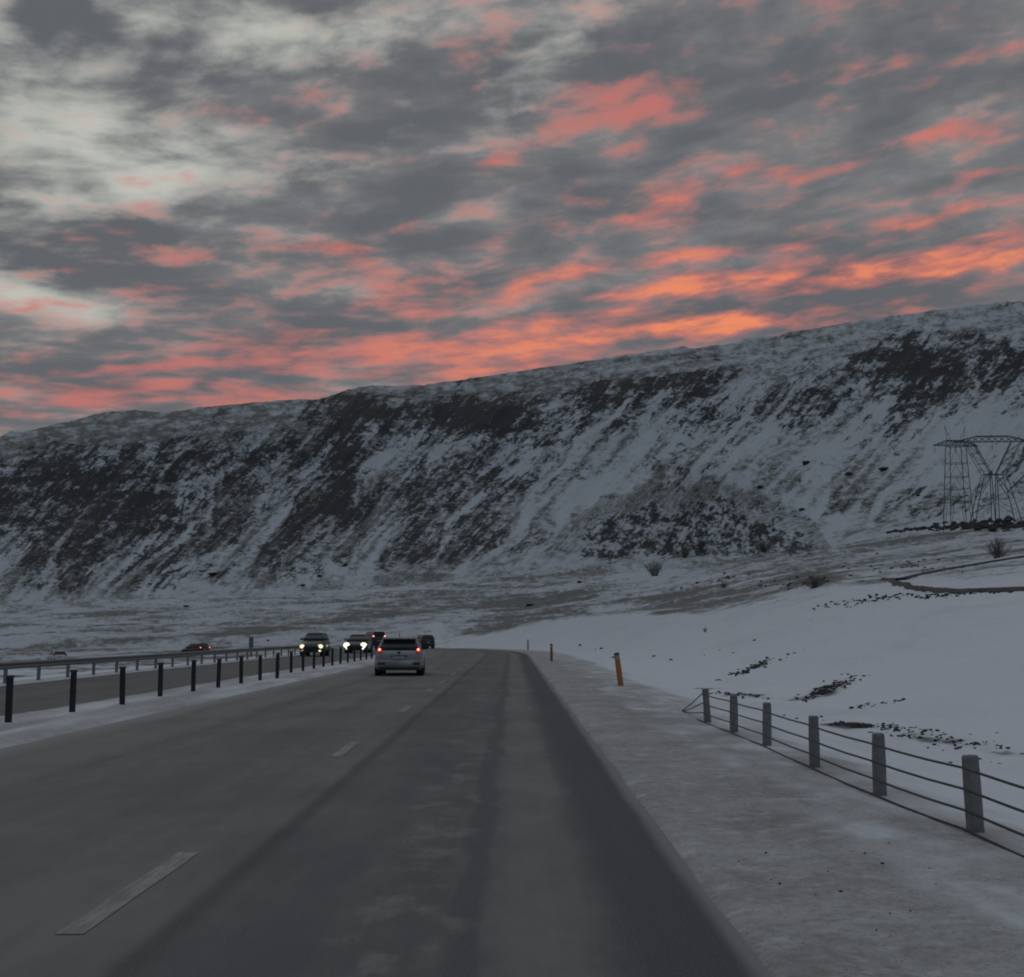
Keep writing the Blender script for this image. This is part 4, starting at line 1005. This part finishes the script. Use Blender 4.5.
bl = [(530, 606, 3.2, 'dark boulder alone on the flat ground above the road bend'), (579.5, 583, 3.0, 'dark boulder below the left end of the hillock scrub'), (214, 575, 4.5, 'large dark boulder in the scree above the valley floor'),
      (760, 488, 3.2, 'lone black boulder on top of the brown hillock'), (802, 510, 2.6, 'black boulder on the right shoulder of the hillock'), (268, 641, 1.8, 'small dark stone in the valley snow above the sign'),
      (884, 470, 4.0, 'broad dark boulder in the snow bowl beside the pylons'), (806, 464, 4.0, 'flat dark boulder high in the snow bowl'), (918, 496, 2.6, 'small black boulder alone in clean snow near the ladder-like pylon'),
      (849, 475, 3.0, 'dark boulder on the speckled scree of the snow bowl'), (320, 577, 2.8, 'leftmost black boulder of the scatter at the scree foot'), (303, 586, 2.6, 'lowest dark boulder of the scatter at the scree foot'),
      (345, 566, 3.2, 'blocky dark boulder high in the scatter at the scree foot'), (186, 607, 2.2, 'dark boulder at the edge of the valley floor')]
for i_, (px, py, wpx, lb) in enumerate(bl):
    x, y, z = hit(px, py, 60); rr_ = wpx * math.hypot(x, y) / G
    b = MB(); stone_mb(b, (0, 0, rr_ * .25), rr_, 100 + i_, .6); o = b.build('boulder', M_stone); o.location = (x, y, z); tag(o, lb, 'boulder', 'dark boulders on the snowy slopes')
# dark rocky ledge under the pylons
b = MB(); rnd = random.Random(5)
lx0, ly0, lz0 = hit(955, 530, 100)
rt_ = [hit(px, np.interp(px, [888, 920, 960, 1000, 1030], [533, 529, 526.5, 525, 526]), 80, 600) for px in np.linspace(887, 1031, 60)]
rt_ = [p_ for p_ in rt_ if math.hypot(p_[0], p_[1]) < 520]
b.tube([(p_[0] - lx0, p_[1] - ly0, p_[2] - lz0 + .12 * math.sin(i_ * 1.3)) for i_, p_ in enumerate(rt_)], .42, 7)
pxs = sorted(rnd.uniform(888, 1030) for _ in range(250))
for i_, px in enumerate(pxs):
    e_ = np.interp(px, [888, 920, 960, 1000, 1030], [533, 529, 526.5, 525, 526]); th_ = np.interp(px, [888, 920, 950, 1005, 1030], [.7, 1.3, 2.4, 2.6, 1.2])
    x, y, z = hit(px, e_ + rnd.gauss(0, .9 * th_), 80, 600)
    if math.hypot(x, y) > 520: continue
    sr_ = rnd.uniform(.4, 1.5) * (.35 + .25 * th_)
    stone_mb(b, (x - lx0, y - ly0, z - lz0 + .1), sr_, 300 + i_, rnd.uniform(.45, .8))
o = b.build('rock_ledge', M_stone); o.location = (lx0, ly0, lz0); tag(o, 'long jagged dark rock ledge in the snow beneath the pylons', 'rock ledge')
# scattered small stones: one mass
b = MB(); rnd = random.Random(9)
cl = [(752, 668, 26, 3, 20, 60), (828, 689, 27, 4.5, 20, 90), (873, 705, 24, 2, 8, 16), (882, 727, 55, 3.0, -5, 70), (945, 741, 60, 3.5, -6, 40), (735, 695, 34, 2, -5, 20), (980, 750, 40, 12, 0, 10), (620, 655, 60, 4, -10, 3), (705, 650, 40, 8, 10, 3),
      (870, 600, 50, 3, 8, 50), (960, 594, 60, 2.5, 4, 50), (800, 582, 40, 4, 8, 26), (720, 580, 30, 3, 8, 16), (920, 566, 60, 8, 0, 26), (800, 880, 160, 50, 0, 16)]
for ci, (cx, cy, sx, sy, rot, n) in enumerate(cl):
    n = int(n * 1.7)
    for i_ in range(n):
        a_, c_ = rnd.gauss(0, .6), rnd.gauss(0, .6); ca, sa = math.cos(R(rot)), math.sin(R(rot))
        px = cx + a_ * sx * ca - c_ * sy * sa; py = cy - (a_ * sx * sa + c_ * sy * ca)
        x, y, z = hit(px, py, 4, 500)
        s_, d_ = road_sd(np.array([x]), np.array([y]))
        if -16 < d_[0] < 1.5: continue
        dist = math.hypot(x, y)
        rr_ = rnd.uniform(.4, 1.4) * (.0012 * dist if dist > 14 else .009) * (1 if dist > 14 else rnd.uniform(.5, 1.6))
        stone_mb(b, (x, y, z + rr_ * .1), rr_, ci * 1000 + i_, .6)
o = b.build('stones', M_stone); tag(o, kind='stuff')
# bare bushes
def bush(px, py, wpx, hpx, label, n=70, m=M_twig, r0=80):
    x, y, z = hit(px, py, r0, 900); dist = math.hypot(x, y); w = wpx * dist / G / 2; h = hpx * dist / G; rnd = random.Random(int(px * 7 + py))
    root = empty('bush', (x, y, z - .05)); tag(root, label, 'bush', 'leafless bushes on the tundra')
    b = MB(); tb = MB(); th = max(.008, dist * .00008)
    for i_ in range(n):
        a_ = rnd.uniform(0, 6.283); sp = rnd.random() ** .7; tx, ty = math.cos(a_) * w * sp, math.sin(a_) * w * sp * .7; hz_ = h * (1 - .45 * sp * sp) * rnd.uniform(.75, 1.05)
        bx, by = tx * .25, ty * .25; pts = []
        for q_ in range(5):
            u_ = q_ / 4; pts.append((bx + (tx - bx) * u_ ** 1.2 + rnd.gauss(0, w * .03), by + (ty - by) * u_ + rnd.gauss(0, w * .03), hz_ * u_ ** .85))
        b.tube(pts, th * 1.5, 3, th * .7, cap=False)
        for q_ in range(4):
            u_ = rnd.randint(1, 3); p_ = Vector(pts[u_]); e_ = p_ + Vector((rnd.gauss(0, w * .16), rnd.gauss(0, w * .14), h * rnd.uniform(.08, .28)))
            tb.tube([p_, p_.lerp(e_, .5) + Vector((0, 0, h * .02)), e_], th * .8, 3, th * .4, cap=False)
    b.build('branches', m, root); tb.build('twigs', m, root)
bush(655, 576, 26, 17, 'round leafless bush standing in snow below the hillock, largest of that group')
bush(685, 558, 15, 13, 'slim leafless bush just uphill of the round one')
bush(701, 552, 10, 14, 'narrow twiggy bush at the foot of the hillock')
bush(764, 552, 22, 14, 'low wide bush at the right foot of the hillock')
bush(998, 558, 30, 20, 'pale brown leafless bush below the pylons beside the dark track', n=90)
bush(815, 588, 36, 14, 'dense low scrub at the upper edge of the snowy bank', n=100)
bush(705, 632, 7, 6, 'tiny withered sprig poking out of the clean snow bank', n=14, r0=40)
bush(724, 588, 12, 6, 'small dark scrub clump on the tundra between the round bush and the bank', n=40)

# the dark sunken track on the slope above the bank: a real ribbon cut draped on the ground
def ribbon(name, pts, wfun, m, lift=.12):
    P_ = []
    for i_ in range(len(pts) - 1):
        for q_ in range(10):
            t = q_ / 10; P_.append((pts[i_][0] * (1 - t) + pts[i_ + 1][0] * t, pts[i_][1] * (1 - t) + pts[i_ + 1][1] * t))
    P_.append(pts[-1]); W_ = [hit(a_, c_, 40, 600) for a_, c_ in P_]
    V = []; Fc = []
    for i_, w_ in enumerate(W_):
        a_ = Vector(W_[max(0, i_ - 1)]); c_ = Vector(W_[min(len(W_) - 1, i_ + 1)]); dr = (c_ - a_); nr = Vector((dr.y, -dr.x, 0)).normalized()
        wd_ = wfun(i_ / (len(W_) - 1)) * (1 + .9 * float(fbm(i_ * .45, 2.2, 3)))
        for k_ in range(5):
            q_ = (k_ - 2) / 2; p_ = Vector(w_) + nr * wd_ * q_; V.append((p_.x, p_.y, gz(p_.x, p_.y) + lift * (1 - abs(q_) ** 2) + .01))
    for i_ in range(len(W_) - 1):
        for k_ in range(4): Fc.append((i_ * 5 + k_, i_ * 5 + k_ + 1, i_ * 5 + 5 + k_ + 1, i_ * 5 + 5 + k_))
    b = MB(); b.add(V, Fc); o = b.build(name, m, smooth=True); tag(o, kind='structure'); return o
M_track = simple('wet_dark_earth', (.055, .055, .05), .8, vary=.5, scale=1.2, bump=.5)
ribbon('track', [(884, 580), (900, 580), (915, 576), (940, 571), (975, 565), (1024, 557), (1080, 550)], lambda t: .62 - .2 * t, M_track, .2)
ribbon('ditch', [(884, 579), (898, 583), (912, 588), (930, 590), (960, 592), (1024, 590), (1080, 586)], lambda t: .5 - .3 * t, M_track, .15)
print('built', len(bpy.data.objects))
